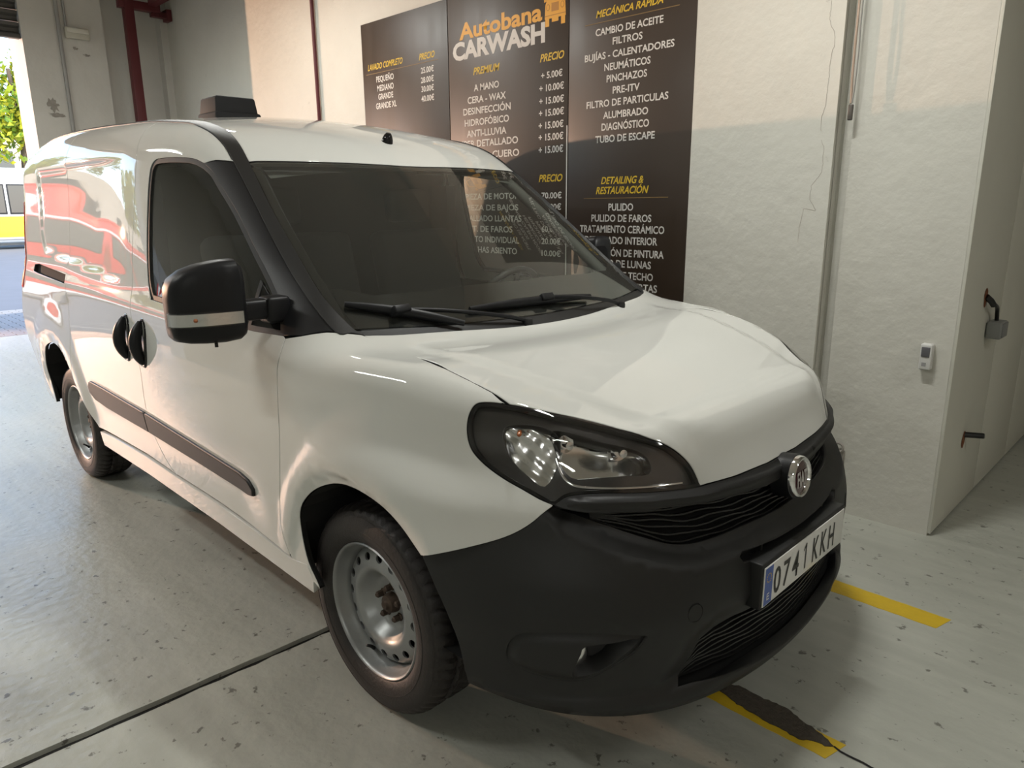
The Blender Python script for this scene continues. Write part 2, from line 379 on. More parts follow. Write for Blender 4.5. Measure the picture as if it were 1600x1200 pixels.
HGAP=[(0.347,-0.692,1.007),(0.282,-0.696,1.023),(0.185,-0.697,1.041),(0.055,-0.677,1.048)]
PLAT=[(0.111,-0.633,1.046),(0.242,-0.590,1.027),(0.378,-0.539,0.997),(0.489,-0.479,0.966),(0.591,-0.412,0.935),(0.664,-0.395,0.926),(0.701,-0.348,0.910),(0.725,-0.231,0.888),(0.731,-0.120,0.882),(0.732,-0.029,0.881)]
TEXTS=[
('LAVADO COMPLETO',-3.235,-2.81,2.44,0.042,'i',0),
('PRECIO',-2.625,-2.456,2.434,0.042,'i',0),
('PEQUEÑO',-3.135,-2.922,2.35,0.041,'w',0),
('MEDIANO',-3.129,-2.927,2.287,0.042,'w',0),
('GRANDE',-3.12,-2.937,2.228,0.041,'w',0),
('GRANDE XL',-3.154,-2.901,2.164,0.042,'w',0),
('25.00€',-2.608,-2.47,2.347,0.038,'w',0),
('28.00€',-2.612,-2.473,2.285,0.038,'w',0),
('30.00€',-2.61,-2.474,2.227,0.038,'w',0),
('40.00€',-2.614,-2.475,2.164,0.039,'w',0),
('Autobana',-2.203,-1.479,2.499,0.097,'b',1),
('CARWASH',-2.27,-1.457,2.382,0.104,'B',1),
('PREMIUM',-2.077,-1.834,2.273,0.044,'i',1),
('PRECIO',-1.496,-1.309,2.273,0.043,'i',1),
('A MANO',-2.073,-1.842,2.175,0.041,'w',1),
('CERA - WAX',-2.136,-1.782,2.104,0.042,'w',1),
('DESINFECCIÓN',-2.18,-1.741,2.036,0.042,'w',1),
('HIDROFÓBICO',-2.169,-1.756,1.966,0.042,'w',1),
('ANTI-LLUVIA',-2.15,-1.78,1.897,0.043,'w',1),
('SUPER DETALLADO',-2.258,-1.679,1.833,0.043,'w',1),
('LIMPIEZA CUERO',-2.226,-1.67,1.758,0.043,'w',1),
('+ 5.00€',-1.487,-1.321,2.179,0.037,'w',1),
('+ 10.00€',-1.501,-1.309,2.109,0.038,'w',1),
('+ 15.00€',-1.501,-1.308,2.038,0.038,'w',1),
('+ 15.00€',-1.504,-1.307,1.97,0.039,'w',1),
('+ 15.00€',-1.506,-1.31,1.9,0.039,'w',1),
('+ 15.00€',-1.506,-1.31,1.833,0.039,'w',1),
('+ 15.00€',-1.506,-1.311,1.761,0.04,'w',1),
('PRECIO',-1.505,-1.314,1.595,0.043,'i',1),
('70.00€',-1.481,-1.32,1.497,0.036,'w',1),
('50.00€',-1.481,-1.323,1.43,0.036,'w',1),
('60.00€',-1.481,-1.325,1.297,0.036,'w',1),
('20.00€',-1.48,-1.324,1.223,0.037,'w',1),
('10.00€',-1.48,-1.324,1.151,0.036,'w',1),
('LIMPIEZA DE MOTOR',-2.271,-1.672,1.498,0.039,'w',1),
('LIMPIEZA DE BAJOS',-2.281,-1.68,1.427,0.038,'w',1),
('DETALLADO LLANTAS',-2.248,-1.653,1.357,0.039,'w',1),
('REST. DE FAROS',-2.214,-1.733,1.288,0.04,'w',1),
('ASIENTO INDIVIDUAL',-2.247,-1.674,1.22,0.04,'w',1),
('MANCHAS ASIENTO',-2.238,-1.694,1.151,0.04,'w',1),
('MECÁNICA RÁPIDA',-1.084,-0.657,2.441,0.036,'i',2),
('CAMBIO DE ACEITE',-1.085,-0.652,2.35,0.036,'w',2),
('FILTROS',-0.968,-0.776,2.292,0.036,'w',2),
('BUJÍAS - CALENTADORES',-1.158,-0.581,2.228,0.036,'w',2),
('NEUMÁTICOS',-1.02,-0.721,2.166,0.037,'w',2),
('PINCHAZOS',-1.003,-0.74,2.106,0.037,'w',2),
('PRE-ITV',-0.96,-0.784,2.044,0.037,'w',2),
('FILTRO DE PARTICULAS',-1.14,-0.604,1.982,0.037,'w',2),
('ALUMBRADO',-1.021,-0.725,1.919,0.037,'w',2),
('DIAGNÓSTICO',-1.031,-0.717,1.857,0.039,'w',2),
('TUBO DE ESCAPE',-1.073,-0.678,1.794,0.038,'w',2),
('PULIDO',-0.97,-0.801,1.424,0.04,'w',2),
('PULIDO DE FAROS',-1.091,-0.68,1.363,0.04,'w',2),
('TRATAMIENTO CERÁMICO',-1.175,-0.595,1.302,0.041,'w',2),
('DETALLADO INTERIOR',-1.137,-0.636,1.24,0.041,'w',2),
('DETAILING &',-1.027,-0.738,1.57,0.039,'i',2),
('RESTAURACIÓN',-1.062,-0.704,1.516,0.04,'i',2),
('CORRECCIÓN DE PINTURA',-1.178,-0.592,1.171,0.041,'w',2),
('PULIDO DE LUNAS',-1.104,-0.671,1.111,0.041,'w',2),
('TAPIZADO DE TECHO',-1.151,-0.655,1.046,0.041,'w',2),
('TAPIZADO PUERTAS',-1.111,-0.626,0.984,0.042,'w',2)]
PATCH=[(0.619,-0.048),(0.673,-0.005),(0.693,-0.021),(0.729,-0.008),(0.764,-0.011),(0.804,-0.013),(0.842,-0.009),(0.876,-0.007),(0.917,-0.025),(0.955,-0.036),(0.988,-0.046),(1.017,-0.060),(1.031,-0.070),(1.012,-0.079),(0.978,-0.084),(0.943,-0.107),(0.903,-0.100),(0.857,-0.102),(0.794,-0.095),(0.750,-0.089),(0.700,-0.074),(0.653,-0.068)]
CRACK=[(1.030,-0.068),(1.052,-0.073),(1.078,-0.074),(1.103,-0.075),(1.121,-0.074)]
WCRACK=[(0.195,2.296),(0.192,2.222),(0.215,2.173),(0.225,2.128),(0.212,2.066),(0.211,1.963),(0.209,1.871),(0.196,1.832),(0.199,1.765)]
WCRACK2=[(0.203,1.730),(0.218,1.691),(0.219,1.587),(0.178,1.532),(0.174,1.476),(0.209,1.419),(0.151,1.434),(0.140,1.362),(0.136,1.274)]
# ---------------------------------------------------------------- room materials
def wallmat(name,col,dirt=.10,bump=.35,streak=False):
    m,t,b=nodes(name); N=t.nodes;L=t.links; b.inputs['Roughness'].default_value=.62; b.inputs['Specular IOR Level'].default_value=.35
    tc=N.new('ShaderNodeTexCoord'); n=N.new('ShaderNodeTexNoise'); n.inputs['Scale'].default_value=1.3; n.inputs['Detail'].default_value=8; n.inputs['Roughness'].default_value=.6
    L.new(tc.outputs['Object'],n.inputs['Vector'])
    r=N.new('ShaderNodeValToRGB'); r.color_ramp.elements[0].position=.3; r.color_ramp.elements[0].color=(*[c*(1-dirt) for c in col],1); r.color_ramp.elements[1].position=.62; r.color_ramp.elements[1].color=(*col,1)
    L.new(n.outputs['Fac'],r.inputs[0])
    # scattered scuffs
    v=N.new('ShaderNodeTexNoise'); v.inputs['Scale'].default_value=9; v.inputs['Detail'].default_value=9; v.inputs['Roughness'].default_value=.75; L.new(tc.outputs['Object'],v.inputs['Vector'])
    r2=N.new('ShaderNodeValToRGB'); r2.color_ramp.elements[0].position=.655; r2.color_ramp.elements[0].color=(0,0,0,1); r2.color_ramp.elements[1].position=.73; r2.color_ramp.elements[1].color=(.55,.55,.55,1)
    L.new(v.outputs['Fac'],r2.inputs[0]); mx=N.new('ShaderNodeMix'); mx.data_type='RGBA'; L.new(r2.outputs[0],mx.inputs[0]); L.new(r.outputs[0],mx.inputs[6]); mx.inputs[7].default_value=(.30,.28,.25,1)
    L.new(mx.outputs[2],b.inputs['Base Color'])
    n2=N.new('ShaderNodeTexNoise'); n2.inputs['Scale'].default_value=14; n2.inputs['Detail'].default_value=7; L.new(tc.outputs['Object'],n2.inputs['Vector'])
    bp=N.new('ShaderNodeBump'); bp.inputs['Strength'].default_value=bump; bp.inputs['Distance'].default_value=.012; L.new(n2.outputs['Fac'],bp.inputs['Height']); L.new(bp.outputs[0],b.inputs['Normal'])
    return m
wallw=wallmat('painted_plaster',(.60,.59,.535),dirt=.09,bump=.5)
wallb=wallmat('back_plaster',(.62,.61,.57),dirt=.12,bump=.3)
boardm=wallmat('painted_board',(.58,.575,.51),dirt=.08,bump=.08)
ceilm=mat('ceiling_paint',(.55,.54,.50),.8)
redst=mat('red_steel',(.105,.018,.022),.45,var=.15,vscale=8)
def floormat():
    m,t,b=nodes('painted_concrete'); N=t.nodes;L=t.links; tc=N.new('ShaderNodeTexCoord')
    n=N.new('ShaderNodeTexNoise'); n.inputs['Scale'].default_value=1.1; n.inputs['Detail'].default_value=9; n.inputs['Roughness'].default_value=.62; L.new(tc.outputs['Object'],n.inputs['Vector'])
    r=N.new('ShaderNodeValToRGB'); r.color_ramp.elements[0].position=.3; r.color_ramp.elements[0].color=(.355,.362,.318,1); r.color_ramp.elements[1].position=.7; r.color_ramp.elements[1].color=(.465,.473,.422,1); L.new(n.outputs['Fac'],r.inputs[0])
    mp=N.new('ShaderNodeMapping'); mp.inputs['Scale'].default_value=(.9,16,1); mp.inputs['Rotation'].default_value=(0,0,.12); L.new(tc.outputs['Object'],mp.inputs[0])
    s=N.new('ShaderNodeTexNoise'); s.inputs['Scale'].default_value=1.0; s.inputs['Detail'].default_value=5; L.new(mp.outputs[0],s.inputs['Vector'])
    rs=N.new('ShaderNodeMapRange'); rs.inputs[1].default_value=.35; rs.inputs[2].default_value=.7; rs.inputs[3].default_value=.93; rs.inputs[4].default_value=1.05; L.new(s.outputs['Fac'],rs.inputs[0])
    v=N.new('ShaderNodeVectorMath'); v.operation='SCALE'; L.new(r.outputs[0],v.inputs[0]); L.new(rs.outputs[0],v.inputs['Scale'])
    k=N.new('ShaderNodeTexNoise'); k.inputs['Scale'].default_value=21; k.inputs['Detail'].default_value=6; k.inputs['Roughness'].default_value=.6; L.new(tc.outputs['Object'],k.inputs['Vector'])
    rk=N.new('ShaderNodeValToRGB'); rk.color_ramp.elements[0].position=.625; rk.color_ramp.elements[0].color=(0,0,0,1); rk.color_ramp.elements[1].position=.665; rk.color_ramp.elements[1].color=(.8,.8,.8,1); L.new(k.outputs['Fac'],rk.inputs[0])
    mx=N.new('ShaderNodeMix'); mx.data_type='RGBA'; L.new(rk.outputs[0],mx.inputs[0]); L.new(v.outputs[0],mx.inputs[6]); mx.inputs[7].default_value=(.09,.085,.07,1); L.new(mx.outputs[2],b.inputs['Base Color'])
    rr=N.new('ShaderNodeMapRange'); rr.inputs[3].default_value=.20; rr.inputs[4].default_value=.46; L.new(n.outputs['Fac'],rr.inputs[0]); L.new(rr.outputs[0],b.inputs['Roughness'])
    n2=N.new('ShaderNodeTexNoise'); n2.inputs['Scale'].default_value=22; n2.inputs['Detail'].default_value=6; L.new(tc.outputs['Object'],n2.inputs['Vector'])
    bp=N.new('ShaderNodeBump'); bp.inputs['Strength'].default_value=.28; bp.inputs['Distance'].default_value=.012; L.new(n2.outputs['Fac'],bp.inputs['Height']); L.new(bp.outputs[0],b.inputs['Normal'])
    return m
floorm=floormat()
asph=mat('joint_filler',(.018,.017,.016),.8,var=.3,vscale=40,bump=.6,bscale=90)
patchm=mat('asphalt_patch',(.075,.062,.048),.75,var=.45,vscale=60,bump=1,bscale=130)
yel=mat('yellow_paint',(.62,.42,.02),.5,var=.10,vscale=30,bump=.2,bscale=60)
conduitm=mat('grey_conduit',(.33,.33,.32),.5)
# ---------------------------------------------------------------- structure
def S(o,parent=None): o['kind']='structure'; return o
fl=S(boxes('floor',[(-7.45,-6.2,-.2,6,4.5,-.016)],asph))
JX=lambda y:-.50+.045*(y+1.2)
def slab(pts):
    V=[(x,y,0) for x,y in pts]+[(x,y,-.05) for x,y in pts]; n=len(pts)
    Fs=[tuple(range(n)),tuple(range(2*n-1,n-1,-1))]+[(i,i+n,(i+1)%n+n,(i+1)%n) for i in range(n)]
    return mk('slab',V,Fs,floorm,fl,smooth=False)
ys=np.linspace(-6.2,4.5,180); jit=rng.normal(0,.0022,180)
left=[(JX(y)-.017+j,y) for y,j in zip(ys,jit)]; jit2=rng.normal(0,.003,180); right=[(JX(y)+.018+j,y) for y,j in zip(ys,jit2)]
slab([(-8.6,-6.2)]+left+[(-8.6,4.5)]); slab([(6,4.5)]+right[::-1]+[(6,-6.2)])
S(boxes('ceiling',[(-7.45,-6.2,3.62,6,4.5,3.85)],ceilm))
wb=S(boxes('wall_back',[(-7.4,.155,0,-7.0,4.5,3.62),(-7.4,-6.2,0,-7.0,-3.3,3.62),(-7.4,-3.3,3.45,-7.0,.155,3.62),(-7.0,.155,0,-6.9,.88,3.62),(-7.0,1.44,0,-6.88,1.53,3.62)],wallb))
wp=S(boxes('wall_far',[(-7.0,1.515,0,.26,2.1,3.62),(-.455,1.492,0,.26,1.52,3.62)],wallw))
# right pier: front face and three boards on its side
pier=S(boxes('pillar',[(.315,1.545,0.0,.815,4.4,3.62),(.2,1.60,0,.40,2.2,3.62)],wallw))
for i,(a,b) in enumerate(((1.5455,2.284),(2.292,2.99),(2.998,3.75))):
    boxes('panel',[(.815,a,.012,.829,b,3.6)],boardm,pier,bev=.0015)
S(boxes('wall_right',[(.83,3.9,0,6,4.5,3.62)],wallw)); S(boxes('wall_near',[(-7.0,-6.2,0,6,-6.0,3.62)],wallw)); S(boxes('wall_side',[(5.8,-6.0,0,6,3.9,3.62)],wallw))
# roller shutter, rolled up in the opening
sh=empty('roller_shutter',(-6.95,-1.3,3.06),'dark grey corrugated roller shutter rolled up above the street opening','shutter')
shm=mat('shutter_steel',(.10,.10,.095),.45,metal=.6,var=.2,vscale=5)
for k in range(5):
    z=3.07+k*.105; P=[(-6.93,z+.003),(-6.965,z+.02),(-6.955,z+.05),(-6.93,z+.07),(-6.925,z+.1)]
    V=[(x,y,zz) for y in (-3.29,.15) for x,zz in P]+[(x-.04,y,zz) for y in (-3.29,.15) for x,zz in P]; n=5
    Fs=[(i,i+1,n+i+1,n+i) for i in range(4)]+[(2*n+i,3*n+i,3*n+i+1,2*n+i+1) for i in range(4)]+[(0,n,3*n,2*n),(4,2*n+4,3*n+4,n+4)]
    mk('slat',V,Fs,shm,sh,smooth=False,loc=(-6.95,-1.3,3.06))
boxes('bottom_rail',[(-6.99,-3.29,3.03,-6.92,.15,3.07)],shm,sh,bev=.005,loc=(-6.95,-1.3,3.06))
# red steel frame in the corner
rs=empty('steel_frame',(-6.75,1.1,0),'dark red painted steel post with crossbeam in the back corner','post')
L0=(-6.75,1.1,0)
boxes('post',[(-6.80,1.045,0,-6.71,1.135,3.56)],redst,rs,bev=.004,loc=L0)
boxes('crossbeam',[(-6.80,1.0,3.42,-6.72,1.40,3.50)],redst,rs,bev=.003,loc=L0)
boxes('crossbeam',[(-6.82,1.32,3.385,-6.74,1.50,3.44),(-6.84,1.46,3.36,-6.72,1.51,3.47)],redst,rs,bev=.003,loc=L0)
boxes('crossbeam',[(-6.72,1.28,3.47,-2.0,1.36,3.55)],redst,rs,bev=.003,loc=L0)
boxes('perforated_strip',[(-6.73,1.30+.03*k,3.38+.0*k,-6.725,1.318+.03*k,3.41) for k in range(6)],redst,rs,loc=L0)
tag(tube('wall_pipe',[(-3.955,1.495,0),(-3.955,1.495,3.6)],.015,redst,n=10,loc=(-3.955,1.495,0)),'thin dark red pipe running up the plaster wall beside the price boards','pipe')
# conduit and emergency light on the back wall
cd=empty('wall_conduit',(-6.88,.49,0),'thin grey conduit pipes running down the back wall','conduit')
tube('pipe',[(-6.885,.475,0),(-6.885,.475,3.6)],.018,conduitm,cd,n=8,loc=(-6.88,.49,0)); tube('pipe',[(-6.885,.54,3.12),(-6.885,.54,3.6)],.012,conduitm,cd,n=8,loc=(-6.88,.49,0))
el=empty('emergency_light',(-6.88,.63,3.08),'small off-white emergency light box on the back wall','lamp')
boxes('housing',[(-6.9,.52,3.085,-6.85,.735,3.185)],mat('aged_plastic',(.50,.49,.42),.4,var=.1),el,bev=.008,loc=(-6.88,.63,3.08))
boxes('diffuser',[(-6.852,.53,3.135,-6.838,.725,3.178)],mat('milky_plastic',(.62,.61,.54),.25),el,bev=.004,loc=(-6.88,.63,3.08))
# peeled paint spots
peel=mat('bare_plaster',(.30,.28,.25),.9,var=.3,vscale=30)
# ceiling lamps
tubm=mat('tube_glow',(1,1,1),.5,emit=(.95,1,.9),es=6)
lamp_lab=['long tube lamp on the ceiling over the van bonnet','long tube lamp on the ceiling beside the van','crosswise tube lamp on the ceiling in front of the van','tube lamp on the ceiling near the pier','tube lamp on the ceiling near the street opening','tube lamp on the ceiling by the far wall']
for (x,y,z,_,ax,p),lb in zip(LAMPS,lamp_lab):
    e=empty('ceiling_lamp',(x,y,3.62),lb,'lamp','tube lamps on the ceiling'); q_=.45 if p==40 else 1; a,b=(.62*q_,.09) if ax=='x' else (.09,.62)
    boxes('housing',[(x-a,y-b,3.34,x+a,y+b,3.40),(x-.02,y-.02,3.40,x+.02,y+.02,3.615)],mat('lamp_housing',(.7,.7,.7),.4) if 'lamp_housing' not in MATS else MATS['lamp_housing'],e,loc=(x,y,3.62))
    for s in (-.04,.04):
        P=[(x-.58*q_,y+s,3.325),(x+.58*q_,y+s,3.325)] if ax=='x' else [(x+s,y-.58,3.325),(x+s,y+.58,3.325)]
        tube('tube',P,.013,tubm,e,n=10,loc=(x,y,3.62))
# ---------------------------------------------------------------- floor markings
def decal(name,pts,z0,z1,m,parent=None):
    n=len(pts); V=[(x,y,z1) for x,y in pts]+[(x,y,z0) for x,y in pts]
    bm=bmesh.new(); vs=[bm.verts.new(v) for v in V]
    f=bm.faces.new(vs[:n]); 
    for i in range(n): bm.faces.new([vs[i],vs[i+n],vs[(i+1)%n+n],vs[(i+1)%n]])
    bmesh.ops.triangulate(bm,faces=[f]); bmesh.ops.recalc_face_normals(bm,faces=bm.faces)
    me=bpy.data.meshes.new(name); bm.to_mesh(me); bm.free(); me.materials.append(m); return link(bpy.data.objects.new(name,me),parent)
def rough_edge(a,b,n,s): 
    t=np.linspace(0,1,n); P=np.array(a)+(np.array(b)-np.array(a))*t[:,None]; return P+rng.normal(0,s,P.shape)
m1=[tuple(p) for p in np.vstack([rough_edge((-.6,.867),(1.083,.858),60,.0012),rough_edge((1.061,.761),(-.6,.772),60,.0012)])]
tag(decal('floor_marking',m1,0,.0012,yel,fl),'yellow bay line ending beside the number plate')
m2=[tuple(p) for p in np.vstack([rough_edge((-.6,-.018),(1.052,-.036),60,.0012),rough_edge((1.030,-.126),(-.6,-.112),60,.0012)])]
tag(decal('floor_marking',m2,0,.0012,yel,fl),'yellow bay line partly covered by the asphalt patch')
pp=decal('asphalt_patch',resamp(cat(PATCH+PATCH[:1],4),.012)[:-1].tolist() and [tuple(p) for p in (resamp(np.array(PATCH+PATCH[:1]),.012)[:-1]+rng.normal(0,.0018,(len(resamp(np.array(PATCH+PATCH[:1]),.012))-1,2)))],0,.004,patchm,fl)
cr=[(x,y,.0015) for x,y in resamp(np.array(CRACK+[(1.2,-.078),(1.5,-.10),(2.2,-.06)]),.02)]; cr=np.array(cr); cr[:,1]+=rng.normal(0,.002,len(cr))
tube('crack',cr,.0035,asph,fl,n=4)
for W_ in (WCRACK,WCRACK2):
    p=resamp(np.array(W_),.012); p=p+rng.normal(0,.0015,p.shape); tube('crack',[(a,1.4915,b) for a,b in p],.0010,mat('crack_line',(.40,.36,.32),.9) if 'crack_line' not in MATS else MATS['crack_line'],wp,n=5)  # wall cracks as thin tubes, a little darker than the plaster
def blotch(cx,cy_,w,h,ax,lvl,par,n=26):
    a=np.linspace(0,2*math.pi,n,endpoint=False); r=1+rng.normal(0,.22,n); q=[(cx+w*rr*math.cos(t),cy_+h*rr*math.sin(t)) for t,rr in zip(a,r)]
    V=[(lvl,u,v) if ax==0 else (u,lvl,v) for u,v in q]; mk('peeled_patch',V,[tuple(range(n))],peel,par,smooth=False)
for u,v,w,h in ((.33,2.45,.045,.06),(.36,2.36,.06,.02),(.60,3.0,.02,.015),(.70,2.95,.03,.01)): blotch(u,v,w,h,0,-6.897,wb)
# ================================================================ THE VAN
van=empty('van',(0,0,0),'white panel van with black bumper, parked beside the price boards','van')
SD=Ortho((0,-1,.5)); TP=Ortho((.22,0,1),up=(1,0,0)); CY=Cyl(); LP=Ortho((.62,-.62,.5)); FD=Ortho((.25,-1,.45)); WS=Ortho((.6,0,.8),up=(0,0,1))
mir=lambda L:[(x,-y,z) for x,y,z in L]
def sy(L,y=-.9): return [(x,y,z) for x,z in L]
def onside(L): # (x,z) -> 3D point on the side surface
    L=np.array(L,float); pr=Ortho((0,-1,0)); P=base(pr,pr.to2(np.stack([L[:,0],0*L[:,0]-1,L[:,1]],1))); return [tuple(p) for p in P]
ST_O=[(-.20,-.735,1.097),(-.231,-.776,1.110),(-.419,-.763,1.214),(-.585,-.748,1.343),(-.738,-.725,1.463),(-.932,-.696,1.61),(-1.049,-.682,1.686),(-1.204,-.674,1.742),(-1.45,-.676,1.79),(-2.0,-.69,1.81),(-2.8,-.70,1.81),(-3.34,-.69,1.77)]
ST_I=[(-.175,-.712,1.095),(-.22,-.728,1.118),(-.357,-.732,1.197),(-.525,-.716,1.324),(-.708,-.692,1.462),(-.9,-.657,1.61),(-1.013,-.638,1.686),(-1.153,-.628,1.742),(-1.45,-.63,1.80),(-2.0,-.64,1.83),(-2.8,-.65,1.83),(-3.34,-.64,1.78)]
STO=[tuple(p) for p in cat(ST_O,4)]; STI=[tuple(p) for p in cat(ST_I,4)]
WINF=onside([(-.379,1.084),(-.443,1.159),(-.539,1.248),(-.631,1.323),(-.788,1.442),(-.915,1.528),(-.985,1.577),(-1.049,1.607)])   # front edge going up
WINR=onside([(-1.125,1.627),(-1.25,1.636),(-1.35,1.637),(-1.39,1.632),(-1.413,1.616),(-1.425,1.59),(-1.43,1.516),(-1.422,1.396),(-1.405,1.275),(-1.385,1.179),(-1.342,1.121),(-1.30,1.114),(-.9,1.098),(-.6,1.086)])
WINFs=[tuple(p) for p in cat(WINF,3)]
MID=onside([(-1.60,1.79),(-1.575,1.72),(-1.556,1.66),(-1.549,1.598),(-1.55,1.469),(-1.55,1.282),(-1.545,1.138),(-1.535,1.068),(-1.515,1.0),(-1.498,.918),(-1.470,.823),(-1.475,.70),(-1.470,.60),(-1.455,.54),(-1.415,.49),(-1.34,.442),(-1.27,.42)])
MID[0]=(-1.60,-.676,1.80)
GAPF=onside([(-.36,.384),(-.378,.424),(-.392,.487),(-.388,.554),(-.372,.625),(-.352,.715),(-.338,.797),(-.331,.877),(-.330,.955),(-.340,1.027),(-.363,1.078)])
SLG=onside([(-2.45,1.72),(-2.475,1.58),(-2.495,1.37),(-2.505,1.216),(-2.515,1.168),(-2.485,1.06),(-2.44,.988),(-2.427,.895),(-2.43,.78),(-2.43,.72),(-2.45,.640)])
SLG=[(-2.44,-.695,1.81)]+SLG
ARR=onside([(-2.438,.621),(-2.363,.544),(-2.293,.468),(-2.225,.415)])
ARB=onside([(-2.475,.665),(-2.496,.682),(-2.56,.737),(-2.68,.767),(-2.79,.768),(-2.9,.742),(-2.97,.70),(-3.05,.61),(-3.08,.53),(-3.085,.45),(-3.075,.38)])
ARF=onside([(-.205,.335),(-.224,.362),(-.263,.402),(-.287,.458),(-.291,.522),(-.268,.581),(-.224,.629),(-.166,.67),(-.092,.704),(-.025,.723),(.044,.729),(.11,.722),(.165,.704),(.215,.674),(.256,.642),(.290,.618)])
ARU=[(.295,-.889,.618),(.331,-.881,.559),(.366,-.872,.5),(.392,-.863,.421),(.401,-.853,.34)]
ZD=.425
DBOT=onside([(-1.27,ZD-.005),(-.9,.418),(-.6,.405),(-.36,.386)])
def side_disp(P):
    x,y,z=P[:,0],np.abs(P[:,1]),P[:,2]
    r=np.sqrt(((x-.02)/.355)**2+((z-.33)/.40)**2)*.38
    up=sm(z,.33,.5)
    d=(.006+.014*sm(x,-.3,.05))*np.clip((r-.375)/.06,0,1)*(1-sm((r-.45)/(.05+.12*sm(x,-.3,.1)),0,1))*up
    d-=.010*(1-sm(r,.38,.42))*up
    rr=np.sqrt(((x+2.76)/.355)**2+((z-.36)/.41)**2)*.38
    d+=.014*np.clip((rr-.375)/.05,0,1)*(1-sm(rr,.45,.60))*sm(z,.36,.5)
    # pressed recess in the cargo side
    q=np.maximum(np.maximum(-9+0*x,(-2.99)-x),np.maximum(z-1.665,(1.145-.06*(x+1.6)*1.0)-z))
    cx=np.maximum(-2.78-x,0); cz=np.maximum(1.40-z,0); rc=np.sqrt(cx**2+cz**2)-.22
    q=np.where((cx>0)&(cz>0),np.maximum(q,rc),q)
    d-=.010*(1-sm(q,-.03,.0))*sm(-x,1.58,2.05)
    # belt crease and lower hollow of the doors
    d+=.006*np.exp(-((z-1.075+.02*(x+1.5))/.05)**2)*sm(-x,.5,.8)*(x>-3.3)
    d-=.010*np.exp(-((z-.50)/.10)**2)*sm(-x,.45,.7)*sm(x,-2.35,-2.1)
    # arch crease above the front wheel
    return d
PK=dict(m=paint,skm=under)
mats_t=[None]
def both(name,poly,pr,m,lab=None,**k):
    a,b=panel(name,poly,pr,m,van,mirror=True,**k)
    if lab: a['label']=lab
    return a,b
# front fenders
both('front_fender',[tuple(p) for p in GAPF[::-1][0:1]]+[(-.31,-.83,1.087),(-.25,-.77,1.094),(-.18,-.712,1.092),(-.12,-.688,1.075),(-.03,-.678,1.06)]+HGAP[::-1]+[LAMP[0]]+[tuple(p) for p in cat(LAMP[0:12],4)[1:]]+[tuple(p) for p in cat(FENDLOW,3)[1:-1]]+[tuple(p) for p in cat(ARF,3)[::-1]]+[tuple(p) for p in cat(GAPF,3)[:-1]],FD,paint,disp=side_disp,skm=under,h=.024,step=.016)
# doors
SEAL=[tuple(p) for p in WINFs]+[tuple(p) for p in cat([WINFs[-1]]+WINR+[WINFs[0]],3)[1:-1]]
dr,dl=both('front_door',[tuple(p) for p in cat(MID,3)]+[tuple(p) for p in cat(DBOT,2)[1:]]+[tuple(p) for p in cat(GAPF,3)[1:]]+[tuple(p) for p in cat([WINFs[-1]]+WINR+[WINFs[0]],3)[::-1]][0:]+[(-1.0,-.72,1.612),(-.935,-.70,1.612)]+[tuple(p) for p in STO[20:] if p[0]>-1.585],SD,paint,disp=side_disp,skm=under,h=.028,step=.018)
rd=both('sliding_door' ,[tuple(p) for p in cat(MID,3)[::-1]]+[tuple(p) for p in STO if -2.43<p[0]<-1.62]+[tuple(p) for p in cat(SLG,3)]+[tuple(p) for p in cat(ARR,2)[1:]]+onside([(-2.0,.422),(-1.6,.43),(-1.4,.425)]),SD,paint,disp=side_disp,skm=under,h=.028,step=.018)
SLOT=onside([(-3.13,1.158),(-3.05,1.165),(-2.53,1.137),(-2.525,1.095),(-3.05,1.118),(-3.13,1.125)])
REAREND=onside([(-3.30,.38),(-3.395,.42),(-3.41,.6),(-3.41,1.0),(-3.385,1.3),(-3.36,1.5),(-3.33,1.66)])
rq,rql=both('rear_quarter_panel',[tuple(p) for p in cat(SLG,3)[::-1]]+[tuple(p) for p in STO if p[0]<-2.46]+[tuple(p) for p in cat(REAREND,3)[::-1]]+[tuple(p) for p in cat(ARB,3)[::-1]],SD,paint,disp=side_disp,holes=[SLOT],skm=under,h=.03,step=.018)
both('rail_slot',onside([(-3.15,1.17),(-2.5,1.15),(-2.5,1.08),(-3.15,1.10)]),SD,under,off=-.016,h=.06,noskirt=True)
both('rocker_panel',onside([(-2.215,.40),(-2.0,.414),(-1.6,.422),(-1.28,.416),(-.9,.411),(-.6,.398),(-.37,.380),(-.27,.395),(-.235,.36),(-.25,.30),(-.9,.325),(-1.6,.335),(-2.19,.33)]),SD,paint,h=.03,step=.03)
# a pillar trim, roof strips
both('a_pillar_trim',[WINFs[0]]+WINFs[1:]+[(-1.0,-.72,1.607),(-.935,-.70,1.607)]+[tuple(p) for p in STO[:21][::-1]]+[(-.185,-.716,1.095),(-.25,-.77,1.097),(-.31,-.83,1.09)],SD,satin,h=.03,skirt=.012,gap=.001)
both('roof_strip',STO+STI[::-1],Ortho((.1,-.6,.8)),blackpl,h=.02,off=.004,skirt=.014,gap=.0008)
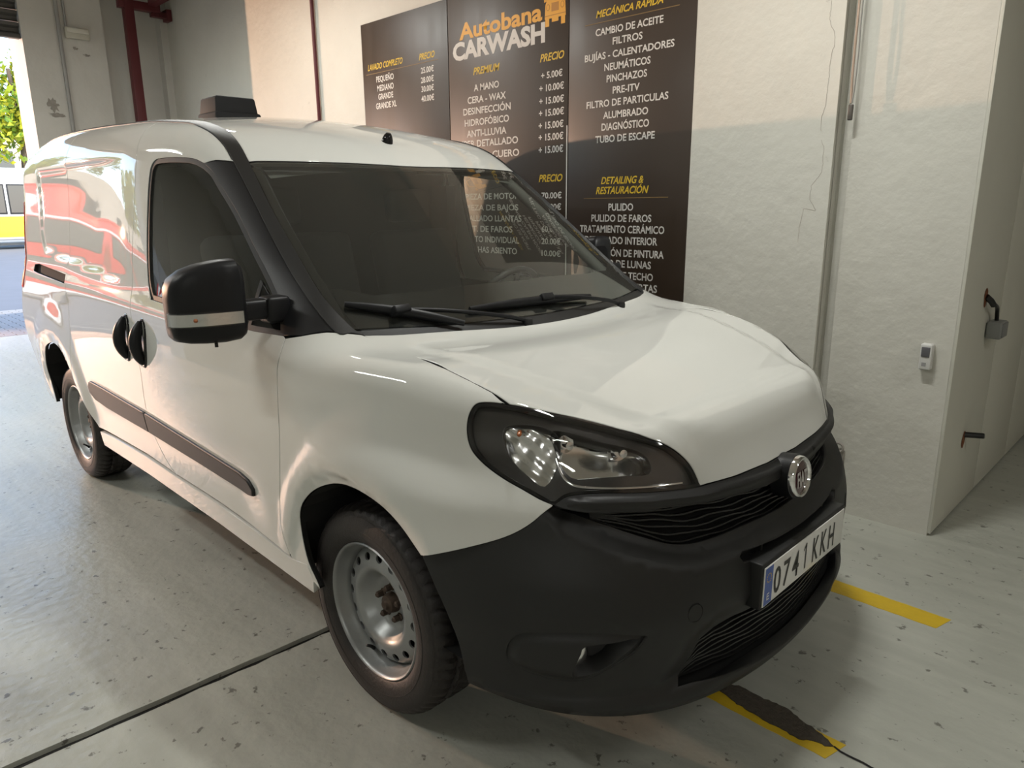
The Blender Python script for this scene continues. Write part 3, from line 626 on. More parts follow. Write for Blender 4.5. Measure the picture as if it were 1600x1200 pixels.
# side glass with rubber frame
ins=lambda L,d:L
pr0=SD; s2=shrink(pr0.to2(np.array(SEAL)),.016); SEALIN=[tuple(p) for p in base(pr0,s2)]
for dd,side in ((dr,1),(dl,-1)):
    r_=panel('window_seal',SEAL,SD,rubber,van,holes=[SEALIN],off=-.003,h=.03,skirt=.01,gap=.0,step=.018,mirror=True if side==1 else False) if side==1 else None
    if r_: r_[0].parent=dr; r_[1].parent=dl
g_=panel('side_window',SEALIN,SD,glass2,van,off=-.010,h=.06,noskirt=True,gap=-.004,step=.02,mirror=True); g_[0].parent=dr; g_[1].parent=dl
dv=panel('window_divider',onside([(-.553,1.09),(-.553,1.225),(-.567,1.235),(-.567,1.09)]),SD,rubber,van,off=-.004,h=.05,mirror=True,gap=0,skirt=.01); dv[0].parent=dr; dv[1].parent=dl
sl=panel('mirror_sail',onside([(-.555,1.096),(-.555,1.225),(-.47,1.158),(-.405,1.098)]),SD,gloss,van,off=-.006,h=.05,mirror=True,gap=0,skirt=.01); sl[0].parent=dr; sl[1].parent=dl
# side mouldings
mp_=[(-2.215,.60),(-2.22,.63),(-2.19,.655),(-2.0,.652),(-1.49,.636),(-1.487,.557),(-2.0,.562),(-2.15,.572)]
mm1=panel('side_molding',onside(mp_),SD,blackpl,van,disp=side_disp,off=.012,h=.03,skirt=.016,round_=.006,gap=0,mirror=True); mm1[0].parent=rd[0]; mm1[1].parent=rd[1]
mp2=[(-1.478,.636),(-1.0,.612),(-.65,.594),(-.59,.583),(-.56,.56),(-.565,.538),(-.60,.532),(-1.0,.545),(-1.475,.557)]
mm2=panel('side_molding',onside(mp2),SD,blackpl,van,disp=side_disp,off=.012,h=.03,skirt=.016,round_=.006,gap=0,mirror=True); mm2[0].parent=dr; mm2[1].parent=dl
# rear
both('tail_lamp',onside([(-3.325,1.02),(-3.405,1.02),(-3.385,1.3),(-3.36,1.5),(-3.32,1.5)]),SD,red,off=.004,h=.04,skirt=.012)
RR=Ortho((-1,0,.0)); 
both('rear_door',[(-3.5,-.004,.45),(-3.5,-.84,.45),(-3.5,-.855,1.0),(-3.48,-.80,1.5),(-3.45,-.70,1.70),(-3.4,-.5,1.76),(-3.4,-.004,1.78)],RR,paint,h=.06,skm=under)
panel('rear_bumper',[(-3.5,-.80,.33),(-3.5,-.80,.44),(-3.5,.80,.44),(-3.5,.80,.33)],RR,blackpl,van,h=.06,off=.03,skirt=.06)
# roof, windshield, hood
hd=cat([(-.9,-.657,1.606),(-.86,-.45,1.612),(-.825,-.2,1.612),(-.81,0,1.611),(-.825,.2,1.612),(-.86,.45,1.612),(-.9,.657,1.606)],4)
RI=[p for p in STI[20:]]
RF=Ortho((.35,0,1),up=(1,0,0))
def roof_disp(P):
    x,y=P[:,0],np.abs(P[:,1]); d=0*x
    for yy in (.0,.22,.44): d-=.004*np.exp(-((y-yy)/.012)**2)*sm(-x,1.5,1.7)
    return d
panel('roof_panel',[tuple(p) for p in hd]+[(x,-y,z) for x,y,z in RI]+[(-3.42,.3,1.79),(-3.42,-.3,1.79)]+RI[::-1],RF,paint,van,disp=roof_disp,h=.035,skm=under)
gb=cat([(-.205,-.715,1.113),(-.17,-.6,1.10),(-.125,-.40,1.09),(-.10,0,1.085),(-.125,.4,1.09),(-.17,.6,1.10),(-.205,.715,1.113)],4)
wsl=[p for p in STI[2:21]]
ws=panel('windshield',[tuple(p) for p in hd[::-1]]+wsl[::-1]+[tuple(p) for p in gb]+[(x,-y,z) for x,y,z in wsl],WS,glass,van,off=-.003,h=.06,noskirt=True,gap=.002)
# black ceramic border of the windshield
def insetpoly(P,pr,d): q=shrink(pr.to2(np.array(P)),d); return [tuple(p) for p in base(pr,q)]
wsp=[tuple(p) for p in hd[::-1]]+wsl[::-1]+[tuple(p) for p in gb]+[(x,-y,z) for x,y,z in wsl]
frit=panel('glass_border',wsp,WS,gloss,ws,holes=[insetpoly([tuple(p) for p in hd[::-1]]+wsl[::-1]+[(-.33,-.68,1.18),(-.27,-.6,1.165),(-.235,-.4,1.155),(-.215,0,1.16),(-.235,.4,1.155),(-.27,.6,1.165),(-.33,.68,1.18)]+[(x,-y,z) for x,y,z in wsl],WS,.028)],off=-.006,h=.05,noskirt=True,gap=.001)
HR=cat([(-.175,-.708,1.09),(-.135,-.60,1.078),(-.095,-.40,1.068),(-.065,-.2,1.06),(-.055,0,1.058),(-.065,.2,1.06),(-.095,.4,1.068),(-.135,.6,1.078),(-.175,.708,1.09)],4)
cw=[(x-.0,y,z) for x,y,z in gb]
panel('cowl_grille',[tuple(p) for p in gb]+[(x+.035,y*1.0,z-.01) for x,y,z in HR][::-1],Ortho((.3,0,1),up=(1,0,0)),blackpl,van,off=-.006,h=.03,noskirt=True)
PLn=[(-.15,-.60),(.111,-.575),(.242,-.55),(.378,-.51),(.489,-.475),(.60,-.42),(.665,-.385),(.70,-.345),(.722,-.27),(.730,-.12)]; PLn=PLn+[(.732,0)]+[(x,-y) for x,y in PLn[::-1]]+[(-.4,.60),(-.4,-.60)]
PLc=cat(PLn,5,closed=True)[:, :]
def hood_disp(P):
    q=P[:,:2]; d=pdist(q,PLc); ins_=pip(q,PLc); s=np.where(ins_,-d,d)
    return .012*(1-sm(s,-.012,.04))*sm(P[:,0],-.12,.1)
LU=cat(LAMP[17:]+LAMP[:1],4)
HG=HGAP+[(-.03,-.678,1.06),(-.12,-.688,1.075)]
HF=[tuple(p) for p in cat(HOODFRONT,3)]
right=[tuple(p) for p in HF[::-1]]+[LAMP[16]]+[tuple(p) for p in LU[:-1]]+HG
panel('hood',right+[tuple(p) for p in HR]+mir(right)[::-1],TP,paint,van,disp=hood_disp,skm=under,h=.026,step=.016)
# ---------------------------------------------------------------- front end
def polyc(L): return CY.to2(np.array(L))
GB=[tuple(p) for p in cat(GBOT,4)]; GT=[tuple(p) for p in cat(GTOP,4)]
GBp=polyc(GB+mir(GB)[::-1]+mir(GT)+GT[::-1])
LGh=[(.792,-.499,.300),(.802,-.476,.331),(.815,-.445,.375),(.821,-.427,.400),(.834,-.373,.420),(.850,-.30,.422),(.859,-.211,.420),(.868,-.1,.42),(.868,0,.42)]
LGb=[(.86,0,.262),(.862,-.1,.264),(.856,-.2,.27),(.836,-.325,.282),(.808,-.452,.298)]
LG=cat(LGh,2).tolist()+mir(LGh[:-1])[::-1]+mir(LGb[1:])[::-1]+LGb
LGp=polyc(LG)
SLT=[(.833,-.305,.592),(.84,-.29,.603),(.85,-.15,.590),(.852,0,.588),(.85,.15,.590),(.84,.29,.603),(.833,.305,.592),(.838,.29,.570),(.85,.19,.562),(.855,0,.556),(.85,-.19,.562),(.838,-.29,.570)]
def bump_disp(P):
    q=CY.to2(P); z=P[:,2]; d=pdist(q,GBp,True); d1=-.040*(1-np.clip(d/.046,0,1))
    d2=pdist(q,LGp,True); d1+=-.022*(1-np.clip(d2/.060,0,1))*sm(z,.27,.32)
    d1+=.018*(1-sm(z,.285,.325))
    fog=pdist(q,FOGp); ins_=pip(q,FOGp); d1+=-.004*(1-sm(fog,.0,.03))
    d1+=.010*np.exp(-((z-.50)/.08)**2)*sm(np.abs(P[:,1]),.35,.6)
    return d1
FOGp=polyc([tuple(p) for p in cat(FOG,2,closed=True)])
def zb(y): return .235+.105*(abs(y)/.85)**2
bt=[]
for th in np.linspace(-math.atan2(.85,.61),0,34)[:-1]:
    r=1.0; x=-.2+math.cos(th)*1.05; y=math.sin(th)*1.05; bt.append((x,y,zb(min(.86,abs(y*.82)))))
top=[tuple(p) for p in cat(FENDLOW,3)[::-1]]
brt=[tuple(p) for p in cat(ARU[::-1],3)[:-1]]+top+[tuple(p) for p in GB if p[0]>.6]
poly=brt+mir(brt)[::-1]+[(x,-y,z) for x,y,z in bt]+[(.85,0,.235)]+bt[::-1]
FG=[tuple(p) for p in cat(FOG,3,closed=True)]
bumper=panel('front_bumper',poly,CY,blackpl,van,holes=[FG,mir(FG),LG,SLT],disp=bump_disp,skirt=.035,h=.022,step=.014,round_=.005,gap=.001,extra=[shrink(GBp,-.048),shrink(GBp,-.044),shrink(GBp,-.022),shrink(LGp,-.06),shrink(FOGp,-.03)])
# upper black bar under the hood and lamps
LB=[tuple(p) for p in cat(LAMP[11:17],4)]
def bar_disp(P):
    q=CY.to2(P); d=pdist(q,BARp); return .020*sm(d,0,.03)+.002
rb=[tuple(p) for p in LB]+[tuple(p) for p in HF[1:]]
rg=GT
BAR=rb+mir(rb)[::-1]+mir(rg)+rg[::-1]
BARp=polyc(BAR)
bar=panel('grille_bar',BAR,CY,satin if False else blackpl,van,disp=bar_disp,skirt=.05,h=.016,step=.010,round_=.006,gap=.001,extra=[shrink(BARp,.010),shrink(BARp,.02),shrink(BARp,.03)])
# grille openings: dark backing with wavy slats in front
ext=lambda L,dz:[(x,y,z+dz) for x,y,z in L]
def backing(name,u0,u1,z0,z1,zr,off,par):
    u=np.linspace(u0,u1,50); P=surf(CY,np.stack([u,u*0+zr],1),None,off); V=[];Fs=[]
    for p in P: V+=[(p[0],p[1],z0),(p[0],p[1],z1),(p[0]+.03,p[1],z0)]
    for i in range(49): Fs+=[(3*i,3*i+3,3*i+4,3*i+1),(3*i,3*i+2,3*i+5,3*i+3)]
    return mk(name,V,Fs,under,par)
um=polyc(GB)[:,0].min()
grl=backing('upper_grille',um-.02,-um+.02,.58,.80,.70,-.10,van)
lm_=polyc(LG)[:,0].min()
lgr=backing('lower_grille',lm_-.26,-lm_+.26,.235,.47,.38,-.075,van)
def zt_of(L):
    q=polyc(L); i=np.argsort(q[:,0]); return lambda u:np.interp(u,q[i,0],q[i,1])
slm=mat('grille_plastic',(.014,.014,.014),.38)
def slats(par,top,bot,u0,u1,n,off,amp,per):
    ft,fb=zt_of(top),zt_of(bot)
    for k in range(n):
        f=(k+.5)/n; u=np.arange(u0,u1,.012); ph=(u/per+.23*k)%1.0
        tri=np.clip(np.abs(ph-.5)*4-.5,0,1)-.5
        z=fb(u)+(ft(u)-fb(u))*f; gap_=(ft(u)-fb(u)); z=z+amp*tri*np.clip(gap_/.06,0,1)
        keep=gap_>.018
        if keep.sum()<6: continue
        uu,zz=u[keep],z[keep]; Pm=surf(CY,np.stack([uu,zz],1),None,off); Pb=surf(CY,np.stack([uu,zz],1),None,off-.018); hh=.0022
        V=[];Fs=[]
        for a,b in zip(Pm,Pb): V+=[a+[0,0,hh],a-[0,0,hh],b-[0,0,hh],b+[0,0,hh]]
        for i in range(len(Pm)-1):
            for j in range(4): Fs.append((4*i+j,4*i+(j+1)%4,4*i+4+(j+1)%4,4*i+4+j))
        mk('slat',V,[f_[::-1] for f_ in Fs],slm,par,smooth=False)
GTf=GT+mir(GT)[::-1];GBf=GB+mir(GB)[::-1]
uq=polyc(GB)[:,0]
slats(grl,GTf,GBf,uq.min()+.02,-uq.min()-.02,6,-.048,.0045,.17)
lu=polyc(LG)[:,0]
slats(lgr,LGh+mir(LGh[:-1])[::-1],LGb[::-1]+mir(LGb[1:])[::1],lu.min()+.02,-lu.min()-.02,9,-.030,.004,.15)
for s_ in (-.19,-.06,.07,.2):
    boxes('rib',[(.79,s_-.006,.556,.835,s_+.006,.592)],slm,bumper)
u_=np.linspace(lm_-.55,-lm_+.55,60); Pt=surf(CY,np.stack([u_,u_*0+.30],1),None,-.006)
mk('undertray',[(p[0],p[1],.243+.095*(abs(p[1])/.85)**2) for p in Pt]+[(.1,0,.262)],[(i,60,i+1) for i in range(59)],under,van,smooth=False)
# slot backing
panel('slot_backing',[(x,y*1.04,z+(.01 if i<7 else -.01)) for i,(x,y,z) in enumerate(SLT)],CY,under,van,off=-.04,h=.05,noskirt=True,gap=-.004).parent=bumper
# fog lamp bezels
FI=[tuple(p) for p in cat(FOGIN,2,closed=True)]
fz=panel('fog_lamp_bezel',FG,CY,blackpl,van,holes=[FI],disp=lambda P:-.004+.012*sm(pdist(CY.to2(P),FOGp),.0,.03),h=.012,step=.01,skirt=.05,gap=.0015,mirror=True); fz[0].parent=bumper; fz[1].parent=bumper
fb_=panel('fog_recess',FI,CY,darkint,van,off=-.05,h=.03,noskirt=True,gap=-.01,mirror=True); fb_[0].parent=bumper; fb_[1].parent=bumper
for s in (1,-1):
    c0=np.array([.628,-.712*s,.418]); ax=np.array([.75,-.55*s,0]); V,Fs=lathe([(.001,.012),(.02,.01),(.034,.003),(.038,0),(.038,-.02)],c0,ax,24)
    mk('fog_lamp',V,Fs,reflm,bumper)
    V,Fs=lathe([(.0,.0035),(.022,.0035),(.0235,.0015),(.0245,.0035),(.026,.001)],(0,0,0),(1,0,0),32)
    p=surf(CY,polyc([(.806,-.472,.499)]),bump_disp)[0]; n_=gradn(p[None])[0]; 
    V,Fs=lathe([(.0001,.0015),(.0215,.0015),(.0225,-.0015),(.0235,.0012),(.0245,-.001)],p*[1,s,1],n_*[1,s,1],32); mk('tow_eye_cap',V,Fs,blackpl,bumper,auto=30)
# ---------------------------------------------------------------- head lamps
LO=[tuple(p) for p in cat(LAMP,4,closed=True)]
LI=[tuple(p) for p in cat(LAMPIN,3,closed=True)]; LM=[tuple(p) for p in cat(LAMPMAIN,3,closed=True)]
def hl_build():
    out=[]
    hl=panel('headlight',LO,LP,lens,van,off=.001,h=.03,noskirt=True,gap=.002,step=.012,mirror=True)
    rim=panel('lamp_rim',LO,LP,gloss,van,holes=[insetpoly(LO,LP,.010)],off=-.001,h=.02,skirt=.03,gap=.0018,step=.012,mirror=True)
    hs=panel('lamp_housing',LO,LP,lampdark,van,holes=[LI,LM],off=-.016,h=.02,skirt=.05,gap=.003,step=.01,mirror=True)
    ind=panel('indicator_reflector',LI,LP,reflm,van,off=-.045,disp=lambda P:.0028*np.sin(P[:,1]*190)*np.cos(P[:,2]*120),h=.008,noskirt=True,gap=-.006,mirror=True)
    mn=panel('main_reflector',LM,LP,reflm,van,off=-.05,disp=lambda P:-.03*np.exp(-(((P[:,1]+.60)/.05)**2+((P[:,2]-.885)/.04)**2))-.03*np.exp(-(((P[:,1]+.51)/.05)**2+((P[:,2]-.868)/.04)**2)),h=.008,noskirt=True,gap=-.006,mirror=True)
    st=cat(LAMPSTRIP,4); U=LP.to2(st); P=surf(LP,U,None,-.012)
    for s in (0,1):
        mk_=[1,-1 if s else 1,1]
        for q in (rim,hs,ind,mn): q[s].parent=hl[s]
        tube('light_strip',P*mk_,.0045,chrome,hl[s],n=8)
        for (bx,by,bz,r) in ((.515,-.615,.893,.022),(.60,-.515,.868,.022)):
            d=np.array([.8,-.35,.1])*mk_; V,Fs=lathe([(.0001,.03),(r*.45,.028),(r*.5,.0),(r,.004),(r*1.15,-.008),(r*.9,-.02)],np.array([bx,by,bz])*mk_,d,24); mk('bulb_shield',V,Fs,chrome,hl[s],auto=30)
        V,Fs=lathe([(.0001,.014),(.005,.011),(.006,0),(.006,-.02)],np.array([.450,-.705,.925])*mk_,np.array([.6,-.7,.1])*mk_,16); mk('indicator_bulb',V,Fs,amber,hl[s])
    hl[0]['label']='clear headlamp glass'; return hl
hl_build()
# ---------------------------------------------------------------- badge and number plate
bc=np.array([.838,0,.722]); bd=empty_part=None
n0=np.array([1,0,.10]); n0/=np.linalg.norm(n0)
V,Fs=lathe([(.0001,.0),(.062,.0),(.062,-.05)],bc-n0*.004,n0,40); seat=mk('badge_mount',V,Fs,satin,van,auto=30)
V,Fs=lathe([(.046,.006),(.049,.012),(.054,.013),(.058,.009),(.060,.0),(.060,-.02)],bc,n0,48); badge=mk('front_badge',V,Fs,chrome,van,auto=50); badge['label']='round chrome badge with maroon field'
V,Fs=lathe([(.0001,.0095),(.03,.009),(.047,.006)],bc,n0,40); mk('badge_disc',V,Fs,maroon,badge)
def text_mesh(name,s,size_h,width,loc,xdir,nrm,m,parent,shear=0,bold=0,ext=.0004,align='LEFT',rootloc=(0,0,0),cap=None):
    c=bpy.data.curves.new(name,'FONT'); c.body=s; c.size=1; c.shear=shear; c.offset=bold; c.extrude=.0; c.resolution_u=3; c.space_character=1.0
    o=bpy.data.objects.new(name,c); COL.objects.link(o); bpy.context.view_layer.update()
    me=o.data.to_mesh() if False else bpy.data.meshes.new_from_object(o.evaluated_get(bpy.context.evaluated_depsgraph_get()))
    bpy.data.objects.remove(o); bpy.data.curves.remove(c)
    co_=np.empty(len(me.vertices)*3); me.vertices.foreach_get('co',co_); co_=co_.reshape(-1,3)
    x0,x1=co_[:,0].min(),co_[:,0].max(); CAP=.729 if cap is None else cap
    sx=width/(x1-x0); szy=size_h/CAP
    X=np.asarray(xdir,float); Nn=np.asarray(nrm,float); Z=np.cross(Nn,X)*1.0; Z=-Z if Z[2]<0 else Z
    P=np.asarray(loc,float)+(co_[:,:1]-x0)*sx*X+co_[:,1:2]*szy*Z+Nn*ext
    me.vertices.foreach_set('co',(P-np.asarray(rootloc)).ravel()); me.materials.clear(); me.materials.append(m)
    me.name=name; o=bpy.data.objects.new(name,me); return link(o,parent)
zup=np.cross(n0,[0,1,0]); zup=-zup if zup[2]<0 else zup
silv=mat('silver_letters',(.72,.70,.70),.25,metal=.6)
text_mesh('badge_lettering','FIAT',.044,.062,bc+n0*.0105-np.array([0,.031,0])-zup*.024,(0,1,0),n0,silv,badge,bold=.025)
px=.881; pz=.503; tl=math.radians(2)
pl=boxes('license_plate',[(px-.004,-.26,pz-.055,px,.26,pz+.055)],platew,van,bev=.0015); pl['label']='white number plate with blue band'
boxes('plate_holder',[(px-.055,-.268,pz-.062,px-.004,.268,pz+.066)],blackpl,bumper,bev=.004)
boxes('country_band',[(px,-.257,pz-.052,px+.0006,-.214,pz+.052)],plateb,pl)
text_mesh('country_letter','E',.020,.014,(px+.0006,-.243,pz-.040),(0,1,0),(1,0,0),platew,pl,bold=.01)
for i in range(12):
    a=2*math.pi*i/12; boxes('plate_star',[(px+.0006,-.2355+.012*math.sin(a)-.0016,pz+.022+.012*math.cos(a)-.0016,px+.0009,-.2355+.012*math.sin(a)+.0016,pz+.022+.012*math.cos(a)+.0016)],yel,pl)
cw_=.040; xs_=-.206
for i,ch in enumerate('0741KKH'):
    if ch=='1':
        x=xs_+i*.056+.012; yy,zz=x,pz-.0385; pts=[(yy+.012,0),(yy+.0195,0),(yy+.0195,.077),(yy+.013,.077),(yy,.060),(yy+.003,.055),(yy+.012,.066)]
        mk('plate_character',[(px+.0009,a,zz+b) for a,b in pts],[tuple(range(7))],inkb,pl,smooth=False); continue
    x=xs_+i*.056+(.020 if i>3 else 0)+(.010 if ch=='1' else 0)
    text_mesh('plate_character',ch,.077,cw_*(.5 if ch=='1' else 1),(px+.0006,x,pz-.0385),(0,1,0),(1,0,0),inkb,pl,bold=.012)
# ---------------------------------------------------------------- wheels
def wheel(cx,cyy,s,lab):
    """s=-1: outer side faces -y"""
    C=np.array([cx,cyy,.312]); ax=np.array([0,s,0.])
    N=216; prof=[(.205,.083),(.212,.092),(.235,.100),(.262,.102),(.285,.097),(.299,.090),(.306,.083),(.312,.072)]
    crown=[(.3165,y_) for y_ in (.058,.052,.046,.028,.024,.020,.003,-.003,-.020,-.024,-.028,-.046,-.052,-.058)]
    prof2=prof+crown+[(r,-h) for r,h in prof[::-1]]
    u=np.array([1.,0,0]); v=np.array([0,0,1.]); V=[];Fs=[]; M=len(prof2)
    for i in range(N):
        for k,(r,h) in enumerate(prof2):
            th=2*math.pi*(i+ (1.2*(h/.06)**2 if abs(h)<.075 else 1.6))/N
            q=i%4==0
            if 6<=k<=7 or 22<=k<=23: r-= .006 if q else 0
            if 8<=k<M-8:
                if k in (9+2-0,16): pass
                if q and not (13<=k<=16 and i%8): r-=.007
                if k in (11,18): r-=.008
                if k in (14,15): r-=.006
            V.append(C+(u*math.cos(th)+v*math.sin(th))*r+ax*h)
    for i in range(N):
        j=(i+1)%N
        for k in range(M-1): Fs.append((i*M+k,i*M+k+1,j*M+k+1,j*M+k))
    e=mk('wheel',V,Fs,tyrem,van,auto=35)
    if lab: e['label']=lab
    # raised sidewall ribs
    for r in (.248,.2905):
        V,Fs=lathe([(r-.002,.0995 if r<.27 else .0925),(r,.1025 if r<.27 else .0965),(r+.002,.0995 if r<.27 else .0915)],C,ax,72); mk('sidewall_rib',V,Fs,tyrem,e)
    # rim barrel and lip
    V,Fs=lathe([(.206,.078),(.2075,.088),(.204,.0915),(.199,.088),(.197,.080),(.192,.064),(.188,.054),(.181,.040),(.180,-.07),(.205,-.08)],C,ax,72); rim=mk('rim',V,Fs,steel,e,auto=50)
    # pressed disc with hand holes
    dp=lambda r:np.interp(r,[0,.03,.045,.07,.082,.100,.112,.122,.134,.166,.175,.181],[.012,.012,.012,.012,.016,.042,.058,.062,.059,.052,.040,.034])
    oh=[];NH=16
    a=np.linspace(0,2*math.pi,72,endpoint=False); outer=np.stack([.181*np.cos(a),.181*np.sin(a)],1)
    b=np.linspace(0,2*math.pi,12,endpoint=False); holes=[]
    for i in range(NH):
        t=2*math.pi*i/NH; c=np.array([math.cos(t),math.sin(t)]); tt=np.array([-c[1],c[0]])
        holes.append(np.array([c*(.153+.0125*math.cos(x))+tt*.0145*math.sin(x) for x in b]))
    rings=[np.stack([r*np.cos(a[::1]),r*np.sin(a[::1])],1) for r in (.022,.04,.055,.07,.078,.086,.095,.105,.112,.118,.123,.128,.134)]+[np.stack([r*np.cos(a),r*np.sin(a)],1) for r in (.1385,.1685,.174)]
    mid=[np.stack([r*np.cos(x_),r*np.sin(x_)],1) for r,x_ in ((.153,(np.arange(NH)+.5)*2*math.pi/NH),)]
    VV=np.vstack([outer]+holes+rings+mid); ed=[];o=0
    for l in [outer]+holes: ed+=[(o+i,o+(i+1)%len(l)) for i in range(len(l))]; o+=len(l)
    r_=geometry.delaunay_2d_cdt([Vector(p) for p in VV],ed,[],0,1e-7); vo=np.array([tuple(p) for p in r_[0]])
    fo=[f for f in r_[2] if (lambda c:not any(pip(c[None],h)[0] for h in holes))(vo[list(f)].mean(0))]
    P=[C+u*p[0]+v*p[1]+ax*dp(np.hypot(*p)) for p in vo]; V=list(P); Fs=[f if s<0 else f[::-1] for f in fo]
    for h in holes:
        b0=len(V)
        for p in h: V.append(C+u*p[0]+v*p[1]+ax*dp(np.hypot(*p))); V.append(C+u*p[0]+v*p[1]+ax*(dp(np.hypot(*p))-.006))
        for i in range(len(h)): j=(i+1)%len(h); Fs.append((b0+2*i,b0+2*j,b0+2*j+1,b0+2*i+1))
    mk('wheel_disc',V,Fs,steel,e,auto=50)
    V,Fs=lathe([(.0001,.048),(.012,.047),(.016,.040),(.020,.038),(.026,.036),(.030,.024),(.033,.008)],C,ax,24); mk('hub_cap',V,Fs,rust,e,auto=30)
    for i in range(5):
        t=2*math.pi*(i+.3)/5; c=C+(u*math.cos(t)+v*math.sin(t))*.049
        V,Fs=lathe([(.0001,.040),(.006,.040),(.0095,.036),(.010,.018),(.013,.016),(.013,.008)],c,ax,6); mk('wheel_bolt',V,Fs,rust,e,auto=20)
    t=math.radians(250); c=C+(u*math.cos(t)+v*math.sin(t))*.178+ax*.05
    V,Fs=sweep([c,c+ax*.015-(u*math.cos(t)+v*math.sin(t))*.018,c+ax*.03-(u*math.cos(t)+v*math.sin(t))*.03],[.006,.005,.004],8); mk('valve',V,Fs,rubber,e)
    V,Fs=lathe([(.0001,-.03),(.17,-.03),(.175,-.06),(.0001,-.06)],C,ax,32); mk('brake_drum',V,Fs,rust if False else under,e)
wheel(-.022,-.748,-1,'front wheel with steel rim'); wheel(-2.785,-.752,-1,'rear wheel with steel rim'); wheel(-.022,.748,1,None); wheel(-2.785,.752,1,None)
# wheel arch liners and underbody
def liner(arch,s):
    A=np.array(arch); V=[];Fs=[]; n=len(A)
    wx=-.022 if A[:,0].mean()>-1 else -2.785
    def po(p):
        d=np.array([p[0]-wx,p[2]-.312]); r=np.hypot(*d); d=d*max(1,.338/r); return wx+d[0],.312+d[1]
    for p in A: V.append((p[0],s*(abs(p[1])-.012),p[2])); a_,b_=po(p); V.append((a_,s*.50,b_))
    for p in A: a_,b_=po(p); V.append((a_,s*(abs(p[1])-.03),b_))
    for i in range(n-1): Fs.append((2*i,2*n+i,2*n+i+1,2*i+2)); Fs.append((2*n+i,2*i+1,2*i+3,2*n+i+1))
    c=len(V); V.append((A[:,0].mean(),s*.50,A[:,2].min())); 
    for i in range(n-1): Fs.append((2*i+1,c,2*i+3))
    return mk('wheel_arch_liner',V,Fs,under,van,smooth=False)
for s in (-1,1):
    liner(ARF+ARU,s); liner(ARR[::-1]+ARB,s)
boxes('underbody',[(-3.3,-.70,.33,-3.12,.70,.40),(-3.15,-.5,.30,-2.15,.5,.36),(-2.2,-.86,.33,-.37,.86,.36),(-.38,-.5,.26,.42,.5,.34),(.40,-.60,.25,.70,.60,.30)],under,van)
# body lining of the cargo bay: keeps the inside dark
boxes('bulkhead',[(-1.62,-.80,.36,-1.58,.80,1.62),(-1.62,-.62,1.60,-1.58,.62,1.74)],darkint,van)
boxes('engine_bay_wall',[(-.02,-.66,.36,.02,.66,1.0)],under,van)
# ---------------------------------------------------------------- door handles
def handle(x0,par,s):
    # recess scoop, grip and keyhole cover; long vertical handle
    zc_,zt,zbm=.94,1.035,.838
    def P(x,z,o): 
        p=onside([(x,z)])[0]; return np.array([p[0],(p[1]-o)*1.0,p[2]])
    mk_=[1,s,1]
    n=22; V=[];Fs=[]
    # frame bowl: ring outline lofted outward then inward
    prof=[(1.0,-.004),(1.0,.003),(.88,.007),(.74,.003),(.60,-.004),(.3,-.006)]
    a=np.linspace(0,2*math.pi,n,endpoint=False); rings=[]
    for sc,o in prof:
        for t in a:
            dx=.040*np.sign(math.cos(t))*abs(math.cos(t))**.8*sc; dz=.100*np.sign(math.sin(t))*abs(math.sin(t))**.85*(1-(1-sc)*.6)
            lean=-.16*dz*1.0; p=P(x0+dx+lean*-.35,zc_+dz,o); V.append(p*mk_)
    for k in range(len(prof)-1):
        for i in range(n): j=(i+1)%n; f=(k*n+i,k*n+j,(k+1)*n+j,(k+1)*n+i); Fs.append(f)
    Fs.append(tuple(range((len(prof)-1)*n,len(prof)*n)))
    h=mk('door_handle',V,Fs,gloss,par,auto=60)
    g=[P(x0-.002-.006*t,zc_+t*.082,.004+.024*(1-t*t)) for t in np.linspace(-1,1,13)]
    V,Fs=sweep(np.array(g)*mk_,[.012+.012*(1-abs(t)**2.5) for t in np.linspace(-1,1,13)],12); mk('handle_grip',V,Fs,satin,h,auto=60)
    c=P(x0+.002,zc_-.082,.012)*mk_; V,Fs=lathe([(.0001,.004),(.008,.004),(.010,.0)],c,(0,-1*s,0),16); mk('key_cylinder',V,Fs,chrome,h)
for par,x0,s in ((dr,-1.408,1),(dl,-1.408,-1),(rd[0],-1.592,1),(rd[1],-1.592,-1)): handle(x0,par,s)
